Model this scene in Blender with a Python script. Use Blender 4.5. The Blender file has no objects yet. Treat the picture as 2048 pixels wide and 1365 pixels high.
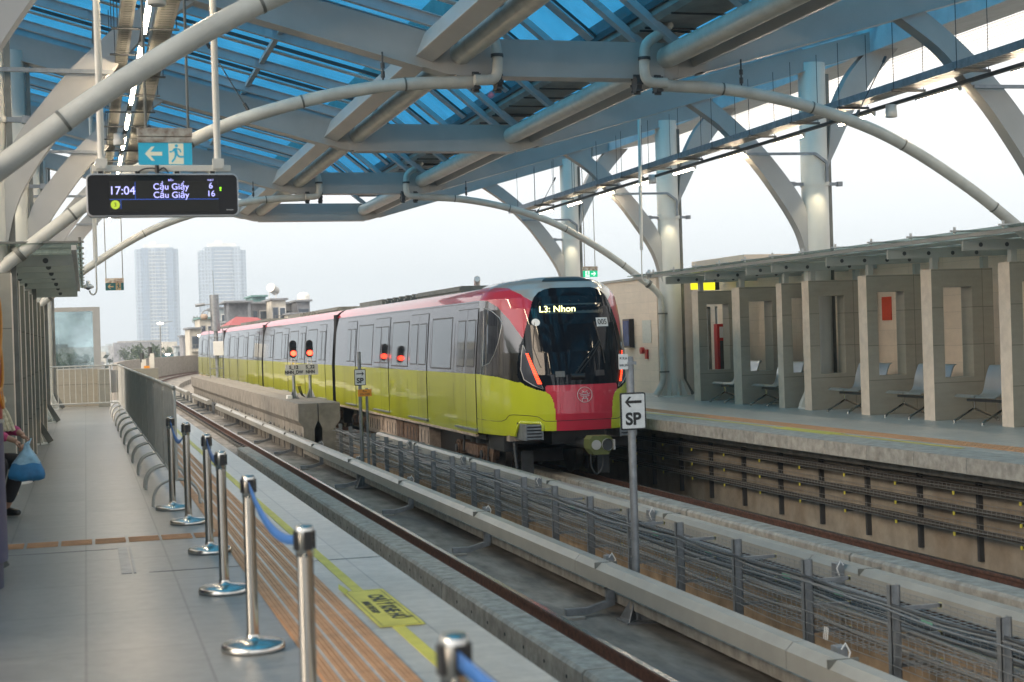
import bpy, bmesh, math, random
from mathutils import Vector, Matrix
random.seed(7)
sc = bpy.context.scene
COL = sc.collection
# ---------------------------------------------------------------- camera
FPX = 3060.0; H = 1.6
R3 = [[0.96279252,-0.03015648,0.26855382],[-0.26851664,0.00535145,0.96326018],[-0.03048569,-0.99953086,-0.00294519]]
cd = bpy.data.cameras.new("camera"); cam = bpy.data.objects.new("camera", cd); COL.objects.link(cam)
M = Matrix.Identity(4)
for i in range(3):
    M[i][0] = R3[i][0]; M[i][1] = -R3[i][1]; M[i][2] = -R3[i][2]
M[2][3] = H
cam.matrix_world = M
cd.sensor_width = 36; cd.lens = FPX/2048*36; cd.clip_end = 9000; cd.clip_start = 0.1
cd.dof.use_dof = True; cd.dof.focus_distance = 27.0; cd.dof.aperture_fstop = 3.2
sc.camera = cam
sc.view_settings.view_transform = 'Standard'; sc.view_settings.look = 'None'; sc.view_settings.exposure = 0.45; sc.view_settings.gamma = 1
sc.cycles.max_bounces = 7; sc.cycles.transparent_max_bounces = 12; sc.cycles.volume_bounces = 1
sc.cycles.sample_clamp_indirect = 4
# ---------------------------------------------------------------- world
w = bpy.data.worlds.new("World"); sc.world = w; w.use_nodes = True
nt = w.node_tree; nt.nodes.clear()
SUN_EL, SUN_ROT = math.radians(20), math.radians(-110)
sky = nt.nodes.new('ShaderNodeTexSky'); sky.sky_type = 'NISHITA'; sky.sun_disc = False
sky.sun_elevation = SUN_EL; sky.sun_rotation = SUN_ROT; sky.dust_density = 1.0
bg1 = nt.nodes.new('ShaderNodeBackground'); bg1.inputs[1].default_value = 0.08
nt.links.new(sky.outputs[0], bg1.inputs[0])
# overcast veil over the sky: bright white high up, faint lilac towards the horizon
tc = nt.nodes.new('ShaderNodeTexCoord'); sp = nt.nodes.new('ShaderNodeSeparateXYZ'); nt.links.new(tc.outputs['Generated'], sp.inputs[0])
rp = nt.nodes.new('ShaderNodeValToRGB'); nt.links.new(sp.outputs[2], rp.inputs[0])
rp.color_ramp.elements[0].position = 0.0; rp.color_ramp.elements[0].color = (0.315,0.325,0.34,1)
rp.color_ramp.elements[1].position = 0.20
e2 = rp.color_ramp.elements.new(0.45); e2.color = (0.42,0.385,0.34,1)
e3 = rp.color_ramp.elements.new(0.9); e3.color = (0.62,0.55,0.47,1); rp.color_ramp.elements[1].color = (0.43,0.42,0.41,1)
bg2 = nt.nodes.new('ShaderNodeBackground'); nt.links.new(rp.outputs[0], bg2.inputs[0]); 
# hazy sky is brighter on the side of the low sun (left of and behind the camera)
dt = nt.nodes.new('ShaderNodeVectorMath'); dt.operation = 'DOT_PRODUCT'; nt.links.new(tc.outputs['Generated'], dt.inputs[0]); dt.inputs[1].default_value = (-0.88,-0.32,0.34)
mr_ = nt.nodes.new('ShaderNodeMapRange'); nt.links.new(dt.outputs['Value'], mr_.inputs[0]); mr_.inputs[1].default_value = 0.0; mr_.inputs[2].default_value = 1.0; mr_.inputs[3].default_value = 2.75; mr_.inputs[4].default_value = 6.5
nt.links.new(mr_.outputs[0], bg2.inputs[1])
ad = nt.nodes.new('ShaderNodeMixShader'); ad.inputs[0].default_value = 0.88; nt.links.new(bg1.outputs[0], ad.inputs[1]); nt.links.new(bg2.outputs[0], ad.inputs[2])
wo = nt.nodes.new('ShaderNodeOutputWorld'); nt.links.new(ad.outputs[0], wo.inputs[0])
sd = bpy.data.lights.new("sun", 'SUN'); sd.energy = 2.0; sd.angle = math.radians(25); sd.color = (1,0.78,0.56)
so = bpy.data.objects.new("sun", sd); COL.objects.link(so)
so.rotation_euler = (math.radians(70), 0, math.radians(-70))
# ---------------------------------------------------------------- helpers
def at(px, py, x=None, y=None, z=None):
    v = Vector((px-1024.0, py-682.5, FPX))
    r = Vector([sum(R3[i][j]*v[j] for j in range(3)) for i in range(3)])
    if z is not None: k = (z-H)/r.z
    elif x is not None: k = x/r.x
    else: k = y/r.y
    return Vector((0,0,H)) + r*k
MATS = {}
def mat(name, col, rough=0.6, metal=0.0, var=0.12, scale=3.0, bump=0.0, coat=0.0, emit=None, es=0.0, stretch=None, col2=None, spec=0.5):
    if name in MATS: return MATS[name]
    m = bpy.data.materials.new(name); m.use_nodes = True; MATS[name] = m
    n = m.node_tree.nodes; l = m.node_tree.links; b = n['Principled BSDF']
    b.inputs['Base Color'].default_value = (*col,1); b.inputs['Roughness'].default_value = rough; b.inputs['Metallic'].default_value = metal
    b.inputs['Coat Weight'].default_value = coat; b.inputs['Coat Roughness'].default_value = 0.04
    b.inputs['Specular IOR Level'].default_value = spec
    if emit:
        b.inputs['Emission Color'].default_value = (*emit,1); b.inputs['Emission Strength'].default_value = es
    if var > 0 or bump > 0:
        t = n.new('ShaderNodeTexCoord'); mp = n.new('ShaderNodeMapping'); l.new(t.outputs['Object'], mp.inputs[0])
        if stretch: mp.inputs['Scale'].default_value = stretch
        nz = n.new('ShaderNodeTexNoise'); nz.inputs['Scale'].default_value = scale; nz.inputs['Detail'].default_value = 6; nz.inputs['Roughness'].default_value = 0.62
        l.new(mp.outputs[0], nz.inputs[0])
        if var > 0:
            r = n.new('ShaderNodeValToRGB'); l.new(nz.outputs[0], r.inputs[0])
            c2 = col2 or tuple(c*(1-var*2) for c in col)
            r.color_ramp.elements[0].position = 0.3; r.color_ramp.elements[0].color = (*c2,1)
            r.color_ramp.elements[1].position = 0.65; r.color_ramp.elements[1].color = (*[min(1,c*(1+var*0.6)) for c in col],1)
            l.new(r.outputs[0], b.inputs['Base Color'])
        if bump > 0:
            bp = n.new('ShaderNodeBump'); bp.inputs['Strength'].default_value = bump; bp.inputs['Distance'].default_value = 0.02
            l.new(nz.outputs[0], bp.inputs['Height']); l.new(bp.outputs[0], b.inputs['Normal'])
    return m
def streak(m, amount=0.5, scale=(6,6,0.4), dark=(0.05,0.045,0.035)):
    """vertical run-off stains mixed over a material's colour"""
    n = m.node_tree.nodes; l = m.node_tree.links; b = n['Principled BSDF']
    t = n.new('ShaderNodeTexCoord'); mp = n.new('ShaderNodeMapping'); mp.inputs['Scale'].default_value = scale
    l.new(t.outputs['Object'], mp.inputs[0])
    nz = n.new('ShaderNodeTexNoise'); nz.inputs['Scale'].default_value = 1.0; nz.inputs['Detail'].default_value = 5; l.new(mp.outputs[0], nz.inputs[0])
    r = n.new('ShaderNodeMapRange'); r.inputs[1].default_value = 0.48; r.inputs[2].default_value = 0.75; r.inputs[4].default_value = amount
    l.new(nz.outputs[0], r.inputs[0])
    mx = n.new('ShaderNodeMix'); mx.data_type = 'RGBA'; l.new(r.outputs[0], mx.inputs[0])
    src = b.inputs['Base Color'].links
    if src: l.new(src[0].from_socket, mx.inputs[6])
    else: mx.inputs[6].default_value = b.inputs['Base Color'].default_value
    mx.inputs[7].default_value = (*dark,1); l.new(mx.outputs[2], b.inputs['Base Color'])
    return m
def grid_mat(name, col, line, sx, sy, mortar=0.012, rough=0.5, axes='xy', var=0.08, offset=0.0, coat=0.0, nscale=1.2, shift=(0,0)):
    """tiles of size sx by sy with thin joints, laid in object space"""
    m = bpy.data.materials.new(name); m.use_nodes = True; MATS[name] = m
    n = m.node_tree.nodes; l = m.node_tree.links; b = n['Principled BSDF']
    t = n.new('ShaderNodeTexCoord'); s = n.new('ShaderNodeSeparateXYZ'); l.new(t.outputs['Object'], s.inputs[0])
    c = n.new('ShaderNodeCombineXYZ')
    for k, a in enumerate(axes): l.new(s.outputs['xyz'.index(a)], c.inputs[k])
    off = n.new('ShaderNodeVectorMath'); off.operation = 'ADD'; off.inputs[1].default_value = (shift[0],shift[1],0); l.new(c.outputs[0], off.inputs[0]); c = off
    br = n.new('ShaderNodeTexBrick'); l.new(c.outputs[0], br.inputs[0])
    br.offset = offset; br.squash = 1; br.inputs['Scale'].default_value = 1.0
    br.inputs['Brick Width'].default_value = sx; br.inputs['Row Height'].default_value = sy
    br.inputs['Mortar Size'].default_value = mortar; br.inputs['Mortar Smooth'].default_value = 0.1
    br.inputs['Color1'].default_value = (*[c_*(1+var) for c_ in col],1); br.inputs['Color2'].default_value = (*[c_*(1-var) for c_ in col],1)
    br.inputs['Mortar'].default_value = (*line,1)
    nz = n.new('ShaderNodeTexNoise'); nz.inputs['Scale'].default_value = nscale; nz.inputs['Detail'].default_value = 7
    mp = n.new('ShaderNodeMapping'); mp.inputs['Scale'].default_value = (1,6,1) if axes == 'xy' else (1,1,5)
    l.new(t.outputs['Object'], mp.inputs[0]); l.new(mp.outputs[0], nz.inputs[0])
    mr = n.new('ShaderNodeMapRange'); mr.inputs[3].default_value = 0.64 if axes == 'xy' else 0.85; mr.inputs[4].default_value = 1.28 if axes == 'xy' else 1.1; l.new(nz.outputs[0], mr.inputs[0])
    mx = n.new('ShaderNodeVectorMath'); mx.operation = 'SCALE'; l.new(br.outputs[0], mx.inputs[0]); l.new(mr.outputs[0], mx.inputs[3])
    n2 = n.new('ShaderNodeTexNoise'); n2.inputs['Scale'].default_value = 9.0; n2.inputs['Detail'].default_value = 9; n2.inputs['Roughness'].default_value = 0.75; l.new(t.outputs['Object'], n2.inputs[0])
    m2 = n.new('ShaderNodeMapRange'); m2.inputs[1].default_value = 0.35; m2.inputs[2].default_value = 0.62; m2.inputs[3].default_value = 0.82 if axes == 'xy' else 0.95; m2.inputs[4].default_value = 1.08 if axes == 'xy' else 1.02; l.new(n2.outputs[0], m2.inputs[0])
    m3 = n.new('ShaderNodeVectorMath'); m3.operation = 'SCALE'; l.new(mx.outputs[0], m3.inputs[0]); l.new(m2.outputs[0], m3.inputs[3])
    l.new(m3.outputs[0], b.inputs['Base Color'])
    rr = n.new('ShaderNodeMapRange'); rr.inputs[3].default_value = rough-0.12; rr.inputs[4].default_value = rough+0.12; l.new(nz.outputs[0], rr.inputs[0])
    l.new(rr.outputs[0], b.inputs['Roughness']); b.inputs['Coat Weight'].default_value = coat
    return m
class MB:
    def __init__(s): s.v = []; s.f = []; s.m = []; s.s = []
    def add(s, vs, fs, mi=0, sm=False):
        o = len(s.v); s.v += [tuple(v) for v in vs]
        for f in fs: s.f.append([o+i for i in f]); s.m.append(mi); s.s.append(sm)
        return s
    def box(s, x0,x1,y0,y1,z0,z1, mi=0, mt=None):
        vs = [(x,y,z) for z in (z0,z1) for y in (y0,y1) for x in (x0,x1)]
        if mt is not None: vs = [mt @ Vector(v) for v in vs]
        return s.add(vs, [(0,2,3,1),(4,5,7,6),(0,1,5,4),(2,6,7,3),(0,4,6,2),(1,3,7,5)], mi)
    def cbox(s, c, d, mi=0, mt=None):
        return s.box(c[0]-d[0]/2,c[0]+d[0]/2,c[1]-d[1]/2,c[1]+d[1]/2,c[2]-d[2]/2,c[2]+d[2]/2,mi,mt)
    def beam(s, p0, p1, wd, ht, mi=0, up=(0,0,1)):
        """rectangular bar from p0 to p1, wd across, ht along up"""
        p0 = Vector(p0); p1 = Vector(p1); d = (p1-p0).normalized(); u = Vector(up)
        sd = d.cross(u)
        if sd.length < 1e-4: sd = d.cross(Vector((1,0,0)))
        sd.normalize(); u = sd.cross(d).normalized()
        vs = []
        for p in (p0,p1):
            for a,b in ((-1,-1),(1,-1),(1,1),(-1,1)): vs.append(p + sd*(a*wd/2) + u*(b*ht/2))
        return s.add(vs, [(0,1,2,3),(7,6,5,4),(0,4,5,1),(1,5,6,2),(2,6,7,3),(3,7,4,0)], mi)
    def tube(s, pts, r, n=10, mi=0, cap=True, rad=None):
        pts = [Vector(p) for p in pts]; L = len(pts); vs = []; pu = None
        for i, p in enumerate(pts):
            d = (pts[min(i+1,L-1)]-pts[max(i-1,0)]).normalized()
            if pu is None:
                a = Vector((0,0,1)) if abs(d.z) < 0.9 else Vector((1,0,0)); u = d.cross(a).normalized()
            else:
                u = pu - d*pu.dot(d); u.normalize()
            pu = u; v = d.cross(u); rr = rad[i] if rad else r
            for k in range(n):
                t = 2*math.pi*k/n; vs.append(p + (u*math.cos(t)+v*math.sin(t))*rr)
        fs = [(i*n+k, i*n+(k+1)%n, (i+1)*n+(k+1)%n, (i+1)*n+k) for i in range(L-1) for k in range(n)]
        s.add(vs, fs, mi, n > 5)
        if cap: s.add([vs[k] for k in range(n)], [tuple(range(n))[::-1]], mi); s.add(vs[-n:], [tuple(range(n))], mi)
        return s
    def lathe(s, prof, c, n=20, mi=0):
        vs = [(c[0]+r*math.cos(2*math.pi*k/n), c[1]+r*math.sin(2*math.pi*k/n), c[2]+z) for r,z in prof for k in range(n)]
        fs = [(i*n+k, i*n+(k+1)%n, (i+1)*n+(k+1)%n, (i+1)*n+k) for i in range(len(prof)-1) for k in range(n)]
        return s.add(vs, fs, mi, True)
    def prism(s, poly, axis, a, b, mi=0):
        """poly in the two other axes (x,z for 'y'; y,z for 'x'; x,y for 'z')"""
        def P(u,v,t):
            return {'y':(u,t,v),'x':(t,u,v),'z':(u,v,t)}[axis]
        n = len(poly); vs = [P(u,v,a) for u,v in poly]+[P(u,v,b) for u,v in poly]
        s.add(vs, [tuple(range(n))[::-1], tuple(range(n,2*n))]+[(i,(i+1)%n,n+(i+1)%n,n+i) for i in range(n)], mi); return s
    def build(s, name, mats, parent=None, bevel=0.0, subsurf=0):
        me = bpy.data.meshes.new(name); me.from_pydata(s.v, [], s.f)
        if not isinstance(mats,(list,tuple)): mats = [mats]
        for m in mats: me.materials.append(m)
        me.polygons.foreach_set('material_index', s.m); me.polygons.foreach_set('use_smooth', s.s)
        bm = bmesh.new(); bm.from_mesh(me); bmesh.ops.recalc_face_normals(bm, faces=bm.faces); bm.to_mesh(me); bm.free()
        me.update()
        o = bpy.data.objects.new(name, me); COL.objects.link(o)
        if parent: o.parent = parent; o.matrix_parent_inverse = Matrix.Translation(-Vector(parent.location))
        if bevel > 0:
            b = o.modifiers.new('bevel','BEVEL'); b.width = bevel; b.segments = 2; b.limit_method = 'ANGLE'
        return o
def tag(o, label, cat, group=None, kind=None):
    if label: o['label'] = label
    if cat: o['category'] = cat
    if group: o['group'] = group
    if kind: o['kind'] = kind
    return o
def thing(name, loc, label, cat, group=None):
    o = bpy.data.objects.new(name, None); o.empty_display_size = 0.2; COL.objects.link(o); o.location = loc
    return tag(o, label, cat, group)
def struct(o): o['kind'] = 'structure'; return o
KIDS = {}
def copy_tree(o, parent=None):
    c = o.copy(); COL.objects.link(c)
    if parent:
        mi = o.matrix_parent_inverse.copy(); c.parent = parent; c.matrix_parent_inverse = mi
    for ch in [k for k in bpy.data.objects if k.parent == o]: copy_tree(ch, c)
    return c
def text(name, body, loc, size, m, parent=None, face='-y', align='CENTER', ext=0.001, bold=0.0, xs=1.0, rotz=0.0):
    cu = bpy.data.curves.new(name,'FONT'); cu.body = body; cu.size = size; cu.align_x = align; cu.align_y = 'CENTER'; cu.extrude = ext; cu.offset = bold
    to = bpy.data.objects.new(name, cu); COL.objects.link(to)
    dg = bpy.context.evaluated_depsgraph_get(); me = bpy.data.meshes.new_from_object(to.evaluated_get(dg))
    bpy.data.objects.remove(to)
    me.materials.clear(); me.materials.append(m)
    T = Matrix.Translation(Vector(loc)) @ Matrix.Rotation(rotz,4,'Z')
    Rm = {'-y': Matrix.Rotation(math.pi/2,4,'X'), 'z': Matrix.Identity(4), '-x': Matrix.Rotation(-math.pi/2,4,'Z') @ Matrix.Rotation(math.pi/2,4,'X')}[face]
    me.transform(T @ Rm @ Matrix.Diagonal((xs,1,1,1)))
    o = bpy.data.objects.new(name, me); COL.objects.link(o)
    if parent: o.parent = parent; o.matrix_parent_inverse = Matrix.Translation(-Vector(parent.location))
    return o
ORD = ['nearest','second','third','fourth','fifth','sixth','seventh','eighth','ninth','tenth','eleventh','twelfth','thirteenth','fourteenth','fifteenth','sixteenth','seventeenth','eighteenth','nineteenth','twentieth','twenty-first','twenty-second','twenty-third','twenty-fourth','twenty-fifth','twenty-sixth']
# ---------------------------------------------------------------- materials
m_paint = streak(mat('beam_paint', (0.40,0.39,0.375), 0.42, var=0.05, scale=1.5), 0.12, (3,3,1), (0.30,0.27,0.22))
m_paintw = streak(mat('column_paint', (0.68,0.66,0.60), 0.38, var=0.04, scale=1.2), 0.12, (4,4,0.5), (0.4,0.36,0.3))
m_purlin = mat('purlin_paint', (0.42,0.45,0.48), 0.5, var=0.08)
m_dark = mat('dark_steel', (0.05,0.055,0.06), 0.5, var=0.2)
m_black = mat('black_plastic', (0.012,0.012,0.013), 0.4, var=0)
m_galv = streak(mat('galvanised_steel', (0.27,0.29,0.31), 0.42, metal=0.6, var=0.15, scale=9), 0.25, (8,8,2), (0.15,0.15,0.15))
m_wire = mat('galvanised_wire', (0.27,0.28,0.28), 0.45, metal=0.4, var=0.1)
m_tray = mat('tray_steel', (0.20,0.20,0.18), 0.5, metal=0.5, var=0.2)
m_chrome = mat('polished_steel', (0.50,0.49,0.46), 0.11, metal=1.0, var=0.04, scale=2)
m_pipe = streak(mat('pipe_paint', (0.55,0.54,0.49), 0.4, var=0.08, scale=4), 0.25, (2,5,5), (0.3,0.27,0.22))
m_conc = streak(mat('concrete', (0.29,0.27,0.24), 0.85, var=0.22, scale=5, bump=0.3), 0.45, (5,5,0.7), (0.10,0.085,0.065))
m_concl = streak(mat('pale_concrete', (0.36,0.345,0.31), 0.85, var=0.2, scale=7, bump=0.3), 0.3, (5,5,2), (0.15,0.12,0.09))
m_wallc = streak(mat('stained_wall_concrete', (0.33,0.30,0.25), 0.85, var=0.16, scale=3, bump=0.2), 0.5, (1.2,1.2,0.15), (0.20,0.12,0.06))
m_slab = streak(mat('track_slab', (0.25,0.235,0.21), 0.75, var=0.3, scale=2.2, bump=0.3, stretch=(1.5,0.5,1)), 0.8, (2.2,0.35,1), (0.05,0.06,0.075))
m_rust = mat('rail_rust', (0.10,0.045,0.03), 0.75, var=0.3, scale=12)
m_railtop = mat('rail_head', (0.55,0.54,0.53), 0.22, metal=1.0, var=0.1, stretch=(1,0.05,1))
m_cover = streak(mat('cover_fibreglass', (0.31,0.31,0.285), 0.38, var=0.08, scale=2), 0.25, (6,1,6), (0.25,0.24,0.21))
m_tile = grid_mat('granite_tile', (0.245,0.24,0.228), (0.16,0.155,0.145), 0.6, 1.2, 0.008, 0.34, nscale=1.7, var=0.07, shift=(0.045,0))
m_tilel = grid_mat('edge_tile', (0.48,0.455,0.405), (0.30,0.29,0.27), 0.9, 1.2, 0.006, 0.35, nscale=2.0, coat=0.1)
m_stone = grid_mat('stone_cladding', (0.30,0.285,0.235), (0.17,0.16,0.13), 0.6, 0.6, 0.005, 0.4, axes='yz', var=0.05, nscale=3)
m_stonex = grid_mat('stone_cladding_front', (0.33,0.31,0.255), (0.17,0.16,0.13), 1.2, 0.62, 0.006, 0.4, axes='xz', var=0.05, nscale=3)
m_wall = grid_mat('wall_tile_beige', (0.72,0.59,0.47), (0.62,0.51,0.41), 0.6, 0.3, 0.006, 0.5, axes='yz', var=0.03)
m_tact = mat('tactile_orange', (0.52,0.27,0.13), 0.6, var=0.12, scale=6)
m_yel = mat('yellow_tape', (0.62,0.55,0.08), 0.5, var=0.12, scale=5)
m_green = mat('train_lime', (0.50,0.55,0.02), 0.28, var=0.03, scale=0.7, coat=1.0)
streak(m_green, 0.35, (1.5,1.5,0.5), (0.20,0.20,0.05))
m_red = mat('train_red', (0.50,0.025,0.055), 0.3, var=0.02, coat=0.7, spec=0.3)
m_grey = mat('train_grey', (0.10,0.10,0.12), 0.08, metal=0.75, var=0.06, scale=1.2, bump=0.12, stretch=(1,1.6,0.25))
m_roofg = mat('train_roof_grey', (0.42,0.42,0.40), 0.28, metal=0.3, var=0.04, coat=0.6)
m_glass = mat('dark_glass', (0.006,0.009,0.014), 0.04, var=0, spec=0.22)
m_glasssd = mat('side_window_glass', (0.07,0.08,0.095), 0.04, metal=0.9, var=0)
m_brown = mat('bogie_dirt', (0.15,0.095,0.065), 0.85, var=0.35, scale=9)
m_tan = mat('equipment_case', (0.42,0.34,0.28), 0.7, var=0.25, scale=5)
m_white = mat('white_paint', (0.72,0.72,0.70), 0.45, var=0.04)
m_signw = mat('sign_white', (0.72,0.73,0.72), 0.4, var=0.06, scale=20)
m_ink = mat('sign_ink', (0.015,0.015,0.015), 0.5, var=0)
m_red_led = mat('red_led', (0.9,0.02,0.01), 0.4, var=0, emit=(1,0.06,0.015), es=2.6)
m_tube = mat('lit_tube', (1,1,1), 0.4, var=0, emit=(1.0,0.80,0.55), es=75)
m_blueb = mat('blue_belt', (0.03,0.13,0.38), 0.55, var=0.1, scale=30)
m_barr = mat('barrier_steel', (0.46,0.46,0.43), 0.38, metal=0.35, var=0.1, scale=6)
m_seat = mat('perforated_seat_steel', (0.70,0.74,0.77), 0.3, metal=0.9, var=0.05)
m_alu = mat('aluminium_frame', (0.48,0.48,0.47), 0.4, metal=0.5, var=0.04)
def glass_mat(name, tint, rough=0.05, gl=0.12, diff=0.0, dcol=(0.5,0.6,0.65)):
    m = bpy.data.materials.new(name); m.use_nodes = True; n = m.node_tree.nodes; l = m.node_tree.links; n.clear()
    tr = n.new('ShaderNodeBsdfTransparent')
    nz = n.new('ShaderNodeTexNoise'); nz.inputs['Scale'].default_value = 1.3; nz.inputs['Detail'].default_value = 6
    t = n.new('ShaderNodeTexCoord'); l.new(t.outputs['Object'], nz.inputs[0])
    r = n.new('ShaderNodeValToRGB'); l.new(nz.outputs[0], r.inputs[0])
    r.color_ramp.elements[0].position = 0.3; r.color_ramp.elements[0].color = (*[c*0.8 for c in tint],1)
    r.color_ramp.elements[1].position = 0.75; r.color_ramp.elements[1].color = (*[min(1,c*1.15+0.01) for c in tint],1)
    l.new(r.outputs[0], tr.inputs[0])
    g = n.new('ShaderNodeBsdfGlossy'); g.inputs['Roughness'].default_value = rough; g.inputs['Color'].default_value = (0.8,0.85,0.9,1)
    mx = n.new('ShaderNodeMixShader'); mx.inputs[0].default_value = gl; l.new(tr.outputs[0], mx.inputs[1]); l.new(g.outputs[0], mx.inputs[2])
    out = n.new('ShaderNodeOutputMaterial')
    if diff > 0:
        d = n.new('ShaderNodeBsdfTranslucent'); d.inputs[0].default_value = (*dcol,1)
        m2 = n.new('ShaderNodeMixShader'); m2.inputs[0].default_value = diff; l.new(mx.outputs[0], m2.inputs[1]); l.new(d.outputs[0], m2.inputs[2]); l.new(m2.outputs[0], out.inputs[0])
    else: l.new(mx.outputs[0], out.inputs[0])
    return m
m_blueg = glass_mat('blue_roof_glass', (0.032,0.27,0.52), gl=0.03, diff=0.10, dcol=(0.03,0.14,0.27))
m_clear = glass_mat('clear_glass', (0.72,0.80,0.80), gl=0.10, diff=0.05, dcol=(0.5,0.6,0.6))
m_canopy = glass_mat('canopy_glass', (0.60,0.66,0.63), gl=0.12, diff=0.2, dcol=(0.35,0.38,0.36))
m_slat = glass_mat('white_louvre_film', (0.75,0.75,0.75), gl=0.03, diff=0.5, dcol=(0.9,0.9,0.9))
# ================================================================ SETTING: ground, viaduct, platforms, tracks
GZ = -13.0
b = MB(); b.add([(-1500,-200,GZ),(2500,-200,GZ),(2500,3200,GZ),(-1500,3200,GZ)], [(0,1,2,3)])
struct(b.build('ground', mat('city_ground', (0.10,0.11,0.10), 0.95, var=0.3, scale=0.02)))
RC = 300.0
def curve(x, y):
    """track alignment: straight through the station, then bending right"""
    if y <= 96: return (x, y)
    a = (y-96)/RC
    return (x + (RC-(x-6))*(1-math.cos(a)) , 96 + (RC-(x-6))*math.sin(a))
YS = [-8] + [k for k in range(96, 260, 6)]
def sweep(prof, mi=0, ys=None, mb=None, closed=True):
    """extrude a (x,z) profile along the tracks"""
    mb = mb or MB(); ys = ys or YS; vs = []; n = len(prof)
    for y in ys:
        for x,z in prof:
            a, c = curve(x,y); vs.append((a,c,z))
    fs = [(i*n+k, i*n+(k+1)%n, (i+1)*n+(k+1)%n, (i+1)*n+k) for i in range(len(ys)-1) for k in range(n if closed else n-1)]
    if closed: fs += [tuple(range(n))[::-1], tuple(range((len(ys)-1)*n, len(ys)*n))]
    return mb.add(vs, fs, mi)
struct(sweep([(0.9,-1.7),(11.3,-1.7),(11.3,-3.2),(0.9,-3.2)]).build('viaduct_deck', m_conc))
b = sweep([(2.0,-1.32),(5.9,-1.32),(5.9,-1.69),(2.0,-1.69)]); sweep([(7.3,-1.34),(10.2,-1.34),(10.2,-1.69),(7.3,-1.69)], mb=b)
struct(b.build('track_slab', m_slab))
sweep([(1.6,-1.7),(1.85,-1.7),(1.85,0.62),(1.6,0.62)], ys=[49]+YS[1:]).build('viaduct_parapet', m_conc)
tag(bpy.data.objects['viaduct_parapet'], 'long grey concrete parapet wall of the viaduct curving away beyond the platform end', 'parapet')
sweep([(11.0,-1.7),(11.25,-1.7),(11.25,0.3),(11.0,0.3)], ys=[62]+YS[1:]).build('viaduct_parapet', m_conc)
tag(bpy.data.objects['viaduct_parapet.001'], 'concrete parapet wall on the far side of the viaduct behind the train', 'parapet')
# near platform
pf = MB().box(-6.5,1.42,-8,49,-0.45,0.0).build('platform', m_tile); struct(pf)
MB().box(1.42,2.06,-8,46,-0.28,0.0).build('platform_edge', [m_tilel], pf)
MB().box(1.2,1.95,-8,49,-1.7,-0.46).build('platform_wall', m_conc, pf)
def tactile(x0, x1, y0, y1, ribs=True, name='tactile_strip'):
    t = MB().box(x0,x1,y0,y1,0.001,0.005,0)
    if ribs:
        n = 5; wv = (x1-x0)/n
        for k in range(n):
            for g in (0.22, 0.5, 0.78): t.box(x0+wv*(k+g)-0.010, x0+wv*(k+g)+0.010, y0, y1, 0.005, 0.010, 0)
        for k in range(1,n): t.box(x0+wv*k-0.011, x0+wv*k+0.011, y0, y1, 0.0055, 0.0075, 1)
    return t.build(name, [m_tact, m_tilel], pf)
tactile(1.03,1.47,-4,46)
t = MB()
for k in range(-7,4):
    x0 = 0.03+k*0.27
    t.box(x0, x0+0.245, 13.02, 13.34, 0.001, 0.005, 0)
    for g in range(6): t.box(x0, x0+0.245, 13.04+g*0.05, 13.062+g*0.05, 0.005, 0.0085, 0)
t.build('tactile_strip', m_tact, pf)
MB().box(1.60,1.67,-4,46,0.001,0.004).build('warning_line', m_yel, pf)
# joint + hatch cover in the floor
t = MB().box(0.39,2.06,11.19,11.203,0.0006,0.002).box(-3,0.2,12.62,12.633,0.0006,0.002)
t.build('floor_joint', m_dark, pf)
MB().box(0.20,0.27,11.2,12.68,0.001,0.004).box(0.285,0.30,11.2,12.68,0.001,0.004).build('joint_cover', m_galv, pf)
# far platform
pr_ = MB().box(10.02,20,-8,62,-0.2,0.0).build('platform', grid_mat('far_platform_tile', (0.44,0.42,0.38), (0.30,0.30,0.29), 0.9, 0.9, 0.006, 0.42, nscale=1.5)); struct(pr_)
t = MB()
for k in range(60): t.box(9.99,10.02, -8+k*1.2, -8+k*1.2+1.19, -0.19, 0.0)
t.box(9.999,10.6,-8,62,0.001,0.004)
t.build('platform_edge', m_concl, pr_)
MB().box(10.5,10.9,-8,62,-0.36,-0.2).build('platform_beam', m_conc, pr_)
MB().box(10.95,11.2,-8,62,-1.7,-0.2).build('platform_wall', m_wallc, pr_)
t = MB().box(10.93,11.33,-4,62,0.001,0.006)
for k in range(9):
    for y in range(0,240): t.box(10.95+k*0.042,10.972+k*0.042, 12+y*0.1, 12.022+y*0.1, 0.006, 0.011) if k % 2 == 0 else None
t.build('tactile_strip', m_tact, pr_)
MB().box(10.66,10.73,17.2,62,0.005,0.008).build('warning_line', m_yel, pr_)
# yellow "mind the gap" stickers
def sticker(parent, x0, x1, y0, y1, flip=False, z=0.0):
    s = MB().box(x0,x1,y0,y1,z+0.005,z+0.007,0); s.box(x0+0.02,x0+0.024,y0+0.03,y1-0.03,z+0.0071,z+0.0076,1); s.box(x1-0.024,x1-0.02,y0+0.03,y1-0.03,z+0.0071,z+0.0076,1)
    s.box(x0+0.02,x1-0.02,y0+0.03,y0+0.034,z+0.0071,z+0.0076,1); s.box(x0+0.02,x1-0.02,y1-0.034,y1-0.03,z+0.0071,z+0.0076,1)
    o = s.build('warning_sticker', [m_yel, m_ink], parent)
    if not flip:
        text('lettering', 'CHÚ Ý KHE HỞ', ((x0+x1)/2+0.03,(y0+y1)/2,z+0.008), 0.125, m_ink, o, 'z', bold=0.004, rotz=-math.pi/2)
        text('lettering', 'MIND THE GAP', ((x0+x1)/2-0.065,(y0+y1)/2,z+0.008), 0.06, m_ink, o, 'z', bold=0.002, rotz=-math.pi/2)
    return o
sticker(pf, 1.53, 1.79, 8.4, 9.7)
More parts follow.
